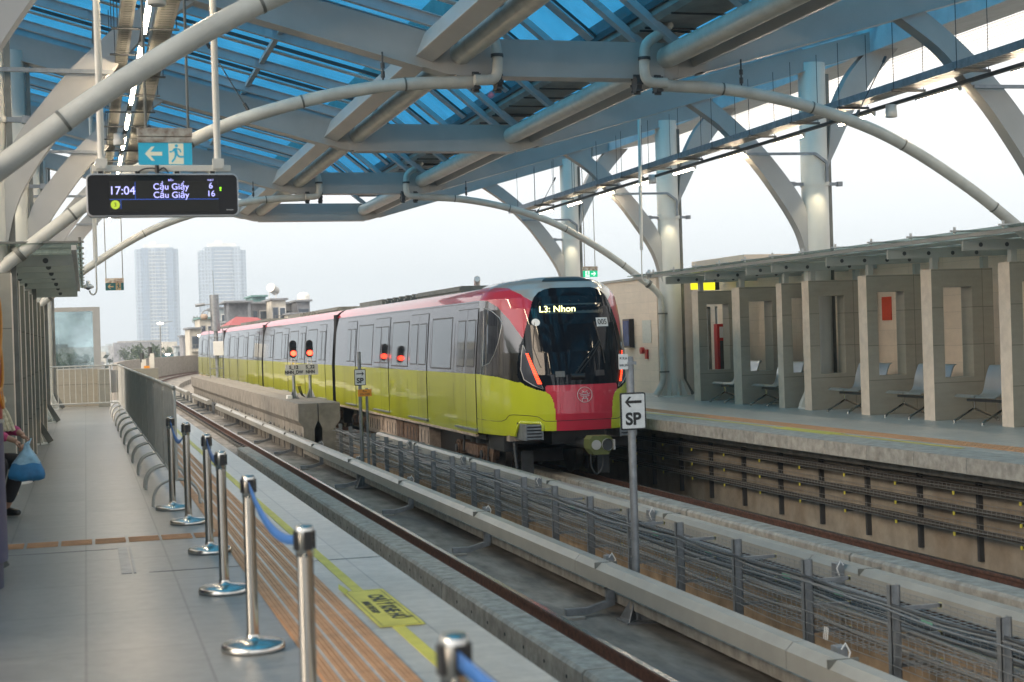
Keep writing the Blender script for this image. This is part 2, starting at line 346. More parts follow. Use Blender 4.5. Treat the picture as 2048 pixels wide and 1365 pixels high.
c = MB(); c.add([(1.53,9.58,0.007),(1.50,9.66,0.03),(1.52,9.78,0.045),(1.57,9.70,0.012)], [(0,1,2,3)]); c.build('curled_corner', m_yel, pf)
sticker(pr_, 10.56,10.85, 20.6,22.6, flip=True)
# running rails
RAILP = [(-0.075,-0.172),(0.075,-0.172),(0.075,-0.155),(0.012,-0.13),(0.012,-0.045),(0.036,-0.035),(0.036,-0.004),(0.028,0),(-0.028,0),(-0.036,-0.004),(-0.036,-0.035),(-0.012,-0.045),(-0.012,-0.13),(-0.075,-0.155)]
for i,(rx, lab) in enumerate([(2.815,'rusty running rail hidden close under the near platform edge'),(4.25,'rusty running rail with a bright worn head, nearest to the camera in the empty track'),(7.83,'rusty running rail behind the middle cable rack, carrying the near wheels of the train'),(9.27,'rusty running rail beside the wall under the far platform')]):
    mb = sweep([(rx+a, -1.07+c) for a,c in RAILP])
    # bright head: a thin strip lying on the rail's top
    sweep([(rx-0.027,-1.07+0.0006),(rx+0.027,-1.07+0.0006),(rx+0.027,-1.07+0.003),(rx-0.027,-1.07+0.003)], 1, mb=mb)
    tag(mb.build('running_rail', [m_rust, m_railtop]), lab, 'rail', 'running rails')
    rail_o = bpy.data.objects['running_rail' + ('' if i == 0 else '.%03d' % i)]
    fp = MB(); first_f = None
    for k in range(155):
        y = 2.8+k*0.6
        if first_f is not None and k < 96:
            c = first_f.copy(); COL.objects.link(c); mi = first_f.matrix_parent_inverse.copy(); c.parent = rail_o; c.matrix_parent_inverse = mi; c.location.y = k*0.6; continue
        fp.box(rx-0.19, rx+0.19, y-0.11, y+0.11, -1.32, -1.242, 0)
        fp.box(rx+0.04, rx+0.13, y-0.05, y+0.05, -1.242, -1.20, 1); fp.box(rx-0.13, rx-0.04, y-0.05, y+0.05, -1.242, -1.20, 1)
        if k == 0: first_f = fp.build('rail_fastening', [m_conc, m_dark], rail_o); fp = MB()
    fp.build('rail_fastening', [m_conc, m_dark], rail_o)['kind'] = 'stuff'
# far-off extra tracks seen past the train (crossing rails)
for i, x in enumerate((2.9, 4.3)):
    pass
# concrete guard blocks between the rails
def guard(x0, x1, y0, y1, zt, lab, group):
    pr = [(x0,-1.36),(x1,-1.36),(x1,zt-0.03),(x1-0.03,zt),(x0+0.03,zt),(x0,zt-0.03)]
    mb = MB().prism(pr,'y',y0+0.02,y1-0.02)
    n = int((y1-y0)/0.62)
    for k in range(n):
        y = y0+0.4+k*0.62
        mb.tube([(x0-0.004,y,zt-0.13),(x0+0.02,y,zt-0.13)],0.017,8,1)
        mb.tube([(x0-0.004,y,zt-0.13),(x0-0.003,y,zt-0.22)],0.006,6,1) if False else None
    return tag(mb.build('guard_block', [m_concl, m_ink], bevel=0.008), lab, 'concrete block', group)
ys = [39.0,36.8,34.0,28.8,26.1,21.1,16.05,11.2,6.2,1.2]
for k in range(len(ys)-1):
    n_ = len(ys)-2-k
    guard(3.60,3.92, ys[k+1], ys[k], -0.98, '%s concrete guard block from the camera, in the row beside the empty track rail' % ORD[n_], 'guard blocks along the empty track')
ys = [35.6,30.6,25.6,20.6,15.7,10.7,5.7]
for k in range(len(ys)-1):
    n_ = len(ys)-2-k
    guard(8.27,8.62, ys[k+1], ys[k], -0.97, '%s pale concrete guard block from the camera, in the row ahead of the train' % ORD[n_], 'guard blocks in front of the train')
# third-rail covers with bracket arms
def cover(xc, y0, y1, zt, side, name_lab, arms, ysegs):
    rt = thing('power_rail', (xc,y0,-1.3), name_lab, 'power rail', 'covered power rails')
    P = [(-0.11,-0.20),(-0.09,-0.20),(-0.09,-0.06),(0.09,-0.06),(0.09,-0.18),(0.11,-0.18),(0.11,-0.05),(0.06,0.0),(-0.05,0.0),(-0.11,-0.06)]
    if side < 0: P = [(-a,c) for a,c in P][::-1]
    e = [y0]+[y for y in ysegs if y0 < y < y1]+[y1]
    for a,b_ in zip(e[:-1],e[1:]):
        sweep([(xc+u, zt+v) for u,v in P], ys=[a+0.006]+[y for y in YS if a < y < b_]+[b_-0.006]).build('cover', m_cover, rt)
    sweep([(xc-0.04,zt-0.20),(xc+0.04,zt-0.20),(xc+0.04,zt-0.10),(xc-0.04,zt-0.10)], ys=[y0]+[y for y in YS if y0<y<y1]+[y1]).build('conductor', m_galv, rt)
    for y in arms:
        m = MB(); s = side
        m.cbox((xc+s*0.15,y,zt-0.16),(0.09,0.10,0.36)); m.beam((xc+s*0.15,y,zt-0.30),(xc+s*0.15,y,zt-0.50),0.07,0.09,up=(1,0,0))
        m.beam((xc+s*0.17,y,zt-0.47),(xc-s*0.10,y,zt-0.54),0.08,0.07); m.beam((xc-s*0.08,y,zt-0.54),(xc-s*0.34,y,zt-0.54),0.08,0.07)
        o = m.build('bracket_arm', m_galv, rt, bevel=0.006)
        MB().box(xc-s*0.30-0.13,xc-s*0.30+0.13,y-0.16,y+0.16,-1.36,zt-0.575).build('pad', m_conc, o)
        l = MB().tube([(xc+s*0.13,y-0.07,zt+0.005),(xc+s*0.16,y-0.075,zt+0.05),(xc+s*0.20,y-0.07,zt-0.02),(xc+s*0.17,y-0.07,zt-0.1)],0.006,6)
        l.build('bonding_wire', m_white, rt)
        MB().box(xc-0.118,xc+0.118,y-0.35,y-0.33,zt-0.06,zt+0.004).build('joint_band', m_tray, rt)
    return rt
arms = [15.06-5.05*k for k in (2,1)]+[15.06+5.05*k for k in range(0,9)]
cover(5.02, 2, 62, -0.72, 1, 'pale grey covered power rail on bracket arms beside the empty track', arms, [15.4-5.05,15.4,20.45,25.5,30.55,35.6,40.65,45.7])
cover(6.98, 3, 37.5, -0.665, -1, 'pale grey covered power rail between the cable rack and the train track', [13.2,18.2,23.2,28.2,33.2], [9.0,13.9,18.9,23.9,28.9,33.9])
# small twisted cover ends further along the empty track
for k,(y0_,y1_) in enumerate([(66,76),(80,92)]):
    m = sweep([(4.9,-0.9),(5.1,-0.9),(5.1,-0.75),(5.05,-0.70),(4.95,-0.70),(4.9,-0.75)], ys=[y0_,y1_]); 
    for y in range(int(y0_),int(y1_),3): m.beam((5.15,y,-0.8),(5.15,y,-1.3),0.08,0.1,1); m.beam((5.15,y,-1.22),(4.6,y,-1.27),0.08,0.08,1)
    tag(m.build('power_rail', [m_cover, m_galv]), ['short covered power rail length beyond the platform end','farthest short length of covered power rail, past the signals'][k], 'power rail', 'covered power rails')
# centre walkway ledge and cable duct
o = MB().box(5.24,5.86,2,38.8,-1.20,-1.10).box(5.88,5.96,2,38.8,-1.32,-1.16)
for k in range(30): o.box(5.24,5.86,2+k*1.22,2.012+k*1.22,-1.10,-1.098,1)
tag(o.build('cable_duct', [m_concl, m_dark]), 'low concrete cable duct with lids running beside the middle cable rack', 'cable duct')
# ---------------------------------------------------------------- middle cable rack
rk = thing('cable_rack', (6.0,5,-1.3), 'galvanised cable rack of posts, wire baskets and cables between the two tracks', 'cable rack')
py_ = [9.2+1.49*k for k in range(-2,20)]
for y in py_:
    m = MB(); x = 6.0; z0,z1 = -1.30,-0.42
    m.box(x-0.042,x+0.042,y-0.03,y-0.022,z0,z1).box(x-0.042,x-0.036,y-0.03,y+0.03,z0,z1).box(x+0.036,x+0.042,y-0.03,y+0.03,z0,z1).box(x-0.03,x-0.024,y-0.036,y-0.03,z0,z1).box(x+0.024,x+0.03,y-0.036,y-0.03,z0,z1)
    for z in (-0.60,-0.82,-1.04): m.box(x-0.02,x+0.42,y+0.0,y+0.03,z-0.03,z)
    m.build('post', m_galv, rk)
    if y < 24:
        for z in (-0.61,-0.83,-1.05): MB().box(x+0.40,x+0.42,y,y+0.03,z-0.03,z+0.015).build('end_cap', m_yel, rk)
ya, yb = 6.0, 38.5
for z in (-0.66,-0.84,-1.03):
    m = MB(); x0, x1, h = 6.05, 6.38, 0.07
    for (x,zz) in [(x0,z+h),(x0,z+h/2),(x0,z),(x0+0.08,z),(x0+0.165,z),(x0+0.25,z),(x1,z),(x1,z+h/2),(x1,z+h)]:
        m.tube([(x,ya,zz),(x,yb,zz)],0.0035,4,cap=False)
    y = ya
    while y < yb:
        m.tube([(x0,y,z+h),(x0,y,z),(x1,y,z),(x1,y,z+h)],0.003,4,cap=False); y += 0.10 if y < 24 else 0.2
    m.build('wire_basket', m_wire, rk)
m = MB(); x = 5.955
for k,zz in enumerate([-0.58,-0.66,-0.76,-0.86,-0.95,-1.03]):
    pts = [(x - 0.015*math.sin(y*1.3+k), y, zz-0.035*abs(math.sin((y-9.2)/1.49*math.pi))*(0.4+0.6*((k*7)%5)/4)+0.008*math.sin(y*3+k)) for y in [ya+i*0.3 for i in range(int((yb-ya)/0.3))]]
    m.tube(pts, 0.0035 if k%3 else 0.006, 5, cap=False)
y = ya
while y < 30:
    s_ = 0.03*abs(math.sin((y-9.2)/1.49*math.pi)); m.tube([(x,y,-0.76-s_),(x-0.01,y,-1.0-s_)],0.0022,4,cap=False); y += 0.10 if y < 20 else 0.2
m.build('sagging_mesh', m_wire, rk)
for k,(x,z,r) in enumerate([(6.10,-0.63,0.014),(6.18,-0.64,0.011),(6.14,-0.82,0.016),(6.22,-0.82,0.011),(6.30,-0.82,0.013),(6.2,-1.0,0.014),(5.965,-0.56,0.014),(5.955,-0.60,0.009),(6.56,-0.90,0.025),(6.62,-0.90,0.025),(6.68,-0.895,0.028),(6.74,-0.90,0.022)]):
    pts = [(x+0.02*math.sin(y*0.9+k*2), y, z+0.012*math.sin(y*1.7+k)-(0.02*abs(math.sin((y-9.2)/1.49*math.pi)) if k>5 else 0)) for y in [ya+i*0.4 for i in range(int((yb-ya)/0.4)+1)]]
    MB().tube(pts, r, 7).build('cable', m_black if k > 7 else [m_dark, m_galv, m_wire][k%3], rk)
for y_,x_ in ((11.7,5.95),):
    m = MB()
    for q in range(3): m.add([(x_,y_+q*0.03,-0.93),(x_-0.005,y_+q*0.03+0.007,-0.93),(x_-0.02,y_+q*0.03+0.004,-1.03),(x_-0.015,y_+q*0.03,-1.04)], [(0,1,2,3)])
    m.build('cable_tie', m_white, rk)
MB().box(6.46,6.80,3,38.6,-1.36,-0.93).build('plinth_wall', mat('dusty_concrete',(0.40,0.30,0.20),0.9,var=0.2,scale=4), rk)
m = MB()
for y in (12.6,14.4,15.9,11.6,10.2,18.9): m.box(6.04,6.045,y,y+0.16,-0.66,-0.62)
m.build('cable_tag', mat('pale_green_tag', (0.25,0.55,0.40), 0.5, var=0), rk)
# ---------------------------------------------------------------- wall racks below the far platform
wr = thing('cable_rack', (10.9,10,-1.6), 'three cable trays stacked on dark uprights against the wall under the far platform', 'cable rack')
for k in range(0,22):
    y = 11.4+1.45*k
    MB().box(10.88,10.95,y-0.026,y+0.026,-1.45,-0.32).box(10.55,10.86,y-0.02,y+0.02,-0.56,-0.53).box(10.55,10.86,y-0.02,y+0.02,-0.82,-0.79).box(10.55,10.86,y-0.02,y+0.02,-1.08,-1.05).build('upright', m_dark, wr)
    for z in (-0.55,-0.81,-1.07): MB().box(10.535,10.55,y-0.018,y+0.018,z-0.025,z+0.02).build('end_cap', m_yel, wr)
for z in (-0.525,-0.785,-1.045):
    m = MB(); x0, x1, h = 10.57, 10.84, 0.08
    for (x,zz) in [(x0,z+h),(x0,z+h/2),(x0,z),(x0+0.09,z),(x0+0.18,z),(x1,z),(x1,z+h)]: m.tube([(x,9,zz),(x,44,zz)],0.0045,4,cap=False)
    y = 9
    while y < 32: m.tube([(x0,y,z+h),(x0,y,z),(x1,y,z),(x1,y,z+h)],0.003,4,cap=False); y += 0.1
    m.build('wire_basket', m_wire, wr)
    for q in range(3 if z > -0.6 else 2):
        MB().tube([(10.61+q*0.075, y, z+0.035+0.008*math.sin(y*1.3+q*2)) for y in range(9,45)], 0.034-0.004*q, 8).build('cable', mat('black_cable',(0.075,0.068,0.06),0.6,var=0.35,stretch=(1,6,1)), wr)
# ---------------------------------------------------------------- concrete emergency walkway with signals
m_wkc = streak(mat('walkway_concrete', (0.23,0.215,0.19), 0.9, var=0.2, scale=3, bump=0.3), 0.5, (3,3,0.3), (0.09,0.07,0.05))
wk = thing('concrete_walkway', (6.0,39,-1.3), 'raised concrete walkway island between the tracks carrying the two signals', 'walkway')
for (x0,x1,s) in ((5.17,5.66,0),(5.69,6.24,1)):
    pr = [(x0,0.05),(x1,0.05),(x1,-0.40)]+([(x1-0.09,-0.60),(x1-0.09,-1.7),(x0+0.12,-1.7),(x0+0.12,-0.55)] if s==0 else [(x1-0.12,-0.55),(x1-0.12,-1.7),(x0+0.09,-1.7),(x0+0.09,-0.60)])+[(x0,-0.40)]
    MB().prism(pr,'y',39.0,80.0).build('kerb_unit', m_wkc, wk)
for k in range(32): MB().box(5.275,5.29,39.3+k*1.2,39.36+k*1.2,-1.45,-0.72).build('cable_bracket', m_dark, wk)
for z in (-0.85,-1.0): MB().tube([(5.25,y,z+0.02*math.sin(y)) for y in range(39,80)],0.025,6).build('cable', m_galv, wk)
def signal(x, y, l1, l2, lab, xs):
    t = thing('track_signal', (x,y,0.05), lab, 'signal', 'red track signals')
    MB().tube([(x,y,0.05),(x,y,0.9)],0.045,10).build('post', m_galv, t)
    g = MB().box(x-0.14,x+0.14,y-0.14,y+0.14,0.051,0.07)
    for a in range(4):
        d = Vector((math.cos(a*math.pi/2+0.78),math.sin(a*math.pi/2+0.78),0)); c = Vector((x,y,0.07))
        g.add([c+d*0.03,c+d*0.16,c+d*0.03+Vector((0,0,0.28))],[(0,1,2)])
    g.build('base_plate', m_galv, t)
    h = MB().box(x-0.095,x+0.095,y-0.06,y+0.1,1.28,1.585); h.tube([(x,y-0.06,1.585),(x,y+0.1,1.585)],0.095,20); h.tube([(x,y-0.06,1.28),(x,y+0.1,1.28)],0.095,20)
    hd = h.build('lamp_head', m_black, t)
    MB().tube([(x,y-0.14,1.315),(x,y-0.061,1.315)],0.072,20).build('red_lamp', mat('red_signal_light',(1,0.1,0.05),0.3,var=0,emit=(1,0.045,0.02),es=7), hd)
    MB().tube([(x,y-0.12,1.315),(x,y-0.06,1.315)],0.088,20,cap=False).build('hood', mat('red_glow_hood',(0.3,0.02,0.01),0.5,var=0,emit=(1,0.02,0.01),es=0.35), hd)
    MB().tube([(x,y-0.09,1.54),(x,y-0.06,1.54)],0.07,20).build('dark_lamp', m_glass, hd)
    MB().tube([(x-0.05,y,0.86),(x-0.05,y,1.2)],0.015,6).tube([(x+0.05,y,0.86),(x+0.05,y,1.2)],0.015,6).build('bracket', m_white, t)
    p = MB().box(x-0.235*xs,x+0.235*xs,y-0.075,y-0.065,0.70,1.0).build('name_plate', mat('name_plate_grey',(0.58,0.57,0.54),0.5,var=0.05), t)
    text('lettering', l1, (x,y-0.078,0.92), 0.13, m_ink, p, bold=0.005); text('lettering', l2, (x,y-0.078,0.78), 0.13, m_ink, p, xs=0.86, bold=0.005)
    return t
signal(5.60,43,'S_12','NHN_DW','left red track signal on the concrete walkway with the S_12 plate',1.0)
signal(6.06,43,'S_22','NHN','right red track signal on the concrete walkway with the S_22 plate',0.95)
t = thing('cable_box', (5.8,43.3,0.05), 'small yellow cable junction box on black hoses between the two signals', 'junction box')
MB().cbox((5.77,43.2,0.42),(0.14,0.1,0.07)).build('box', m_yel, t)
for q in range(3): MB().tube([(5.74+q*0.03,43.2,0.39),(5.77+q*0.03,43.2,0.25),(5.84+q*0.02,43.25,0.12),(5.94,43.3,0.07)],0.013,6).build('hose', m_black, t)
tag(MB().box(5.36,5.50,42.6,42.9,0.05,0.15).build('equipment_box', m_white, bevel=0.01), 'small white box lying on the walkway left of the signals', 'box')
# ================================================================ CANOPY
CX = 6.29  # canopy, drains, trays and tube lights enlarged about the camera position
FY = [43.26-7.89*k for k in range(7)]            # portal frames, farthest first
XC0, XC1 = 4.68, 7.90; ZB = 5.05; DP = 0.48; SL = 0.272
def zr(x):                                       # underside of the frame at x
    return ZB + SL*max(0, XC0-x, x-XC1)
COLX = (-1.12, 13.96)
def arc(pts, n=10):
    """smooth curve (Catmull-Rom) through points"""
    P = [Vector(p) for p in pts]; P = [P[0]*2-P[1]]+P+[P[-1]*2-P[-2]]; out = []
    for i in range(1,len(P)-2):
        for k in range(n):
            t = k/n; a,b_,c,d = P[i-1:i+3]
            out.append(0.5*((2*b_)+(-a+c)*t+(2*a-5*b_+4*c-d)*t*t+(-a+3*b_-3*c+d)*t*t*t))
    out.append(P[-2]); return out
nf = len(FY)
for k, fy in enumerate(FY):
    near = nf-1-k
    t = thing('canopy_frame', (CX,fy,0), '%s white steel canopy frame %s, with curved arms' % ({0:'farthest',1:'second farthest',2:'third farthest'}.get(k, ORD[near]), {0:'at the open end of the roof',1:'over the two signals',2:'over the middle of the station'}.get(k,'from the camera')), 'canopy frame', 'steel frames carrying the canopy')
    # rafters + chord, one bent box beam
    xl, xr = -4.4, 17.0
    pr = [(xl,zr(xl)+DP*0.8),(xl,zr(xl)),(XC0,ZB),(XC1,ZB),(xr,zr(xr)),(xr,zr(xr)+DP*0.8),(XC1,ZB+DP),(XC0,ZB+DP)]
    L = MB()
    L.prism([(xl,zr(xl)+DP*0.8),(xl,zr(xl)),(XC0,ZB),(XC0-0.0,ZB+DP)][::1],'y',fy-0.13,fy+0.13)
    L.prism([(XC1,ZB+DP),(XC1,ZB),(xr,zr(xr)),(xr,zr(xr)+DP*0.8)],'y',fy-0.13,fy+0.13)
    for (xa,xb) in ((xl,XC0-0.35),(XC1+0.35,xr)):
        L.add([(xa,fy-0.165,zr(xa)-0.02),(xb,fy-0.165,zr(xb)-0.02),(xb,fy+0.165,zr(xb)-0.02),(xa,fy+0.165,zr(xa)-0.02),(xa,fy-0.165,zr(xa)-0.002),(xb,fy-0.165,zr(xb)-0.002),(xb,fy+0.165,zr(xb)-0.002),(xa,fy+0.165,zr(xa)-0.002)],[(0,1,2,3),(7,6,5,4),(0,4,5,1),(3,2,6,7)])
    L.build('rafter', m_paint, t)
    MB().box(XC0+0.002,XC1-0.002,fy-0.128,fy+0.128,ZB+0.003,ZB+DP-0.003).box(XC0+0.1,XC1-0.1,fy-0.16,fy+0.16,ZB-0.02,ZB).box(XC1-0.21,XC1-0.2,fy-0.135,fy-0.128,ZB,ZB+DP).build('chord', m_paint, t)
    for sx, cx in ((-1,COLX[0]),(1,COLX[1])):
        zt = zr(cx)
        c = MB().tube([(cx,fy,0.0),(cx,fy,zt+0.1)],0.265,28)
        cap = c
        for a in range(12):
            d = Vector((math.cos(a*math.pi/6),math.sin(a*math.pi/6),0)); s_ = Vector((-d.y,d.x,0))*0.008
            q = [Vector((cx,fy,0.02))+d*0.26, Vector((cx,fy,0.02))+d*0.44, Vector((cx,fy,0.10))+d*0.43, Vector((cx,fy,0.46))+d*0.26]
            c.add([p-s_ for p in q]+[p+s_ for p in q],[(3,2,1,0),(4,5,6,7),(0,1,5,4),(1,2,6,5),(2,3,7,6)])
        c.lathe([(0.265,0.03),(0.45,0.03),(0.45,0.0)],(cx,fy,0.001),28)
        co = c.build('column', m_paintw, t)
        # inner curved arm (towards the tracks) and outer arm
        for (dirx, ed1, ed2) in ((-1,[(0.20,2.62),(0.34,3.28),(0.54,3.72),(0.90,4.26),(1.28,4.76),(1.66,5.16),(2.05,5.56),(2.70,6.0)],[(0.15,3.60),(0.22,3.78),(0.36,4.15),(0.70,4.62),(1.10,5.09),(1.60,5.57),(2.05,5.93),(2.30,6.10)]),
                                (1,[(0.10,4.0),(0.19,4.6),(0.48,5.19),(0.89,5.94),(1.20,6.38),(1.47,6.70),(1.86,7.12)],[(0.05,4.5),(0.24,4.9),(0.33,5.55),(0.43,5.97),(0.69,6.48),(0.92,6.78),(1.2,7.08)])):
            lo = arc([(a,0,c_) for a,c_ in ed1],5); hi = arc([(a,0,c_) for a,c_ in ed2],5)
            if len(hi) != len(lo): hi = [hi[round(i*(len(hi)-1)/(len(lo)-1))] for i in range(len(lo))]
            V = []; n = len(lo); fx = lambda a: cx + a*dirx*sx
            for p,q in zip(lo,hi): V += [(fx(p.x),fy-0.12,p.z),(fx(p.x),fy+0.12,p.z),(fx(q.x),fy+0.12,q.z),(fx(q.x),fy-0.12,q.z)]
            F = [(i*4+a,i*4+(a+1)%4,(i+1)*4+(a+1)%4,(i+1)*4+a) for i in range(n-1) for a in range(4)]+[(0,1,2,3),tuple(range((n-1)*4,n*4))]
            MB().add(V,F).build('curved_arm', m_paint, t)
        MB().box(cx+0.27,cx+0.34,fy-0.06,fy+0.06,0.35,zr(cx)-0.1).beam((cx+0.305,fy,0.37),(cx+0.50,fy,0.03),0.07,0.1).build('cable_riser', m_tray, t)
        # collar with spotlights
        if True:
            zc = 4.42
            m = MB().tube([(cx,fy,zc-0.04),(cx,fy,zc+0.04)],0.285,28,0)
            m.box(cx-0.50,cx-0.28,fy-0.08,fy-0.02,zc-0.03,zc+0.03,1).box(cx+0.28,cx+0.50,fy-0.08,fy-0.02,zc-0.03,zc+0.03,1)
            m.box(cx-0.56,cx-0.46,fy-0.10,fy,zc-0.045,zc+0.045,1).box(cx+0.46,cx+0.56,fy-0.10,fy,zc-0.045,zc+0.045,1)
            m.build('collar', [m_paintw, m_galv], co)
            # conduit arm running to the hanging tray
            tx = cx - sx*1.55
            m = MB().beam((tx,fy-0.2,4.99),(cx-sx*0.12,fy-0.3,4.99),0.05,0.05).beam((cx-sx*0.12,fy-0.3,4.99),(cx+sx*0.12,fy-0.3,4.82),0.05,0.05).beam((cx+sx*0.12,fy-0.3,4.82),(cx+sx*0.12,fy-0.3,4.44),0.05,0.05)
            m.build('conduit', m_galv, t)
# lit spotlights washing the columns that show it
for sx, cx, ys_ in ((1,COLX[1],FY[:3]),(-1,COLX[0],FY[2:4])):
    for y in ys_:
        ld = bpy.data.lights.new('column_spot','SPOT'); ld.energy = 16; ld.color = (1.0,0.86,0.58); ld.spot_size = math.radians(75); ld.spot_blend = 0.8; ld.shadow_soft_size = 0.04
        lo_ = bpy.data.objects.new('column_spot', ld); COL.objects.link(lo_); lo_.location = (cx-0.12, y-0.62, 4.42); lo_.rotation_euler = (math.radians(28),0,0)
# roof bays
def roof_bay(y0, y1, label):
    t = thing('roof_bay', (CX,(y0+y1)/2,6), label, 'glass roof', 'blue glass roof bays between the frames')
    ya, yb = y0+0.135, y1-0.135
    Lb = y1-y0
    # box beams + round pipes at both chord corners
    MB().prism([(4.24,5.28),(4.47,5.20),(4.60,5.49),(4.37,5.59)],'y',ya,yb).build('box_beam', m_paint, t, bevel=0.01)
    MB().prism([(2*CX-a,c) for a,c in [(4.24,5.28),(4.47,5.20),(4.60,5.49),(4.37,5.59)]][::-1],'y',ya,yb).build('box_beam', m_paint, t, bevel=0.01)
    for px_ in (4.85,2*CX-4.85):
        MB().tube([(px_,ya,5.33),(px_,ya+0.03,5.33),(px_,yb,5.33)],0.15,20).build('round_beam', m_pipe, t)
    # transverse purlins on both wings
    fr = [0.055, 0.36, 0.66, 0.945]
    for f in fr:
        y = y0+Lb*f
        for (xa,xb) in ((-3.0,4.55),(8.40,15.3)):
            za, zb = zr(xa)+DP+0.05, zr(xb)+DP+0.05
            m = MB(); m.beam((xa,y,za+0.03),(xb,y,zb+0.03),0.012,0.15); m.beam((xa,y,za-0.045),(xb,y,zb-0.045),0.10,0.012); m.beam((xa,y,za+0.105),(xb,y,zb+0.105),0.10,0.012)
            m.build('purlin', m_purlin, t)
        # steep purlins of the middle skylight, down to the round beams
        for s in (-1,1):
            m = MB(); P = lambda u: CX+s*u
            m.beam((P(0.03),y,6.64),(P(1.57),y,5.38),0.09,0.17,up=(0,1,0)); 
            m.build('purlin', m_purlin, t)
    # glass sheets
    for (xa,xb) in ((-3.0,4.60),(8.26,15.4)):
        za, zb = zr(xa)+DP+0.20, zr(xb)+DP+0.20
        MB().add([(xa,y0,za),(xb,y0,zb),(xb,y1,zb),(xa,y1,za)],[(0,1,2,3)]).build('glass_sheet', m_blueg, t)
    for s in (-1,1):
        MB().add([(CX,y0,6.83),(CX+s*1.07,y0,5.96),(CX+s*1.07,y1,5.96),(CX,y1,6.83)],[(0,1,2,3)]).build('glass_sheet', m_blueg, t)
    # opaque joint bands and thin dark glazing bars
    m = MB(); g = MB()
    for f0,f1 in zip(fr[:-1],fr[1:]):
        yA = y0+Lb*f0; gap = Lb*(f1-f0)
        for (xa,xb) in ((-3.0,4.55),(8.36,15.3)):
            za, zb = zr(xa)+DP+0.17, zr(xb)+DP+0.17
            yy = yA+gap*0.50; m.beam((xa,yy,za),(xb,yy,zb),0.05,0.05)
            yy = yA+gap*0.66; g.beam((xa,yy,za),(xb,yy,zb),gap*0.07,0.02)
        for s in (-1,1):
            yy = yA+gap*0.50; m.beam((CX+s*0.02,yy,6.78),(CX+s*1.05,yy,5.95),0.035,0.035,up=(0,1,0))
            yy = yA+gap*0.60; g.beam((CX+s*0.02,yy,6.78),(CX+s*1.05,yy,5.95),0.02,gap*0.11,up=(0,1,0))
    m.build('glazing_bar', m_dark, t); g.build('joint_band', m_purlin, t)
    # lengthwise struts
    m = MB()
    for x in (0.3, 2.87, 9.7, 12.2):
        z = zr(x)+DP+0.12; m.beam((x,ya,z),(x,yb,z),0.08,0.06)
        for f in fr[1:-1]: m.cbox((x-0.16,y0+Lb*f-0.02,z-0.02),(0.12,0.01,0.14))
    m.build('strut', m_purlin, t)
    # ribbed gutters
    for s in (-1,1):
        P = lambda u: CX+s*u
        ue = 1.88 if s > 0 else 1.58
        m = MB().prism([(P(1.10),6.17),(P(1.10),5.80),(P(1.17),5.74),(P(ue),5.74),(P(ue+0.08),5.82),(P(ue+0.08),6.17),(P(ue+0.06),6.17),(P(ue+0.06),5.84),(P(ue-0.02),5.78),(P(1.19),5.78),(P(1.13),5.82),(P(1.13),6.17)],'y',y0,y1,0)
        n = 8
        for k in range(n+1):
            y = y0+0.1+(Lb-0.2)*k/n; m.box(min(P(1.15),P(ue+0.03)),max(P(1.15),P(ue+0.03)),y-0.012,y+0.012,5.715,5.742,1)
        m.box(min(P(1.05),P(1.15)),max(P(1.05),P(1.15)),y0,y1,5.88,5.97,1)
        m.build('gutter', [mat('gutter_sheet',(0.30,0.30,0.28),0.6,var=0.15), m_dark], t)
    # closed edge box and white louvred overhang, outside the columns
    for s in (-1,1):
        P = lambda u: CX+s*u
        z1 = zr(16.0)
        MB().prism([(P(8.9),z1+0.10),(P(8.9),z1-0.22),(P(10.7),z1+0.12),(P(10.75),z1+0.2),(P(10.75),z1+0.5),(P(8.9),z1+0.45)],'y',y0,y1).build('edge_box', m_purlin, t)
        m = MB(); q = MB()
        for k in range(8):
            a = 10.8+k*0.35; z = z1+0.2+k*0.045
            m.add([(P(a),y0,z),(P(a+0.35),y0,z+0.045),(P(a+0.35),y1,z+0.045),(P(a),y1,z)],[(0,1,2,3)])
            q.box(min(P(a-0.006),P(a+0.006)),max(P(a-0.006),P(a+0.006)),y0,y1,z-0.012,z+0.0)
        m.build('overhang_sheet', m_slat, t); q.build('overhang_rib', m_white, t)
    return t
first = roof_bay(FY[1], FY[0], 'farthest bay of the blue glass roof, at the open end of the canopy')
bl = {1:'second farthest bay of the blue glass roof, beyond the third farthest frame',2:'bay of the blue glass roof over the signals and front of the train side',3:'bay of the blue glass roof directly behind the nearest visible cross beam'}
for k in range(1, nf-1):
    c = copy_tree(first); c.location.y = (FY[k]+FY[k+1])/2
    c['label'] = ['second farthest bay of the blue glass roof','third farthest bay of the blue glass roof, above the train front','bay of the blue glass roof just behind the nearest fully visible cross beam','blue glass roof bay just in front of the nearest fully visible cross beam','blue glass roof bay overhead, nearest to the camera'][k-1]
# short tail of the long beams past the last frame
m = MB().prism([(4.24,5.28),(4.47,5.20),(4.60,5.49),(4.37,5.59)],'y',43.40,44.4).prism([(2*CX-a,c) for a,c in [(4.24,5.28),(4.47,5.20),(4.60,5.49),(4.37,5.59)]][::-1],'y',43.40,44.4)
for px_ in (4.85,2*CX-4.85): m.tube([(px_,43.40,5.33),(px_,44.2,5.33)],0.15,20)
m.build('beam_tail', m_paint, bpy.data.objects['canopy_frame'])
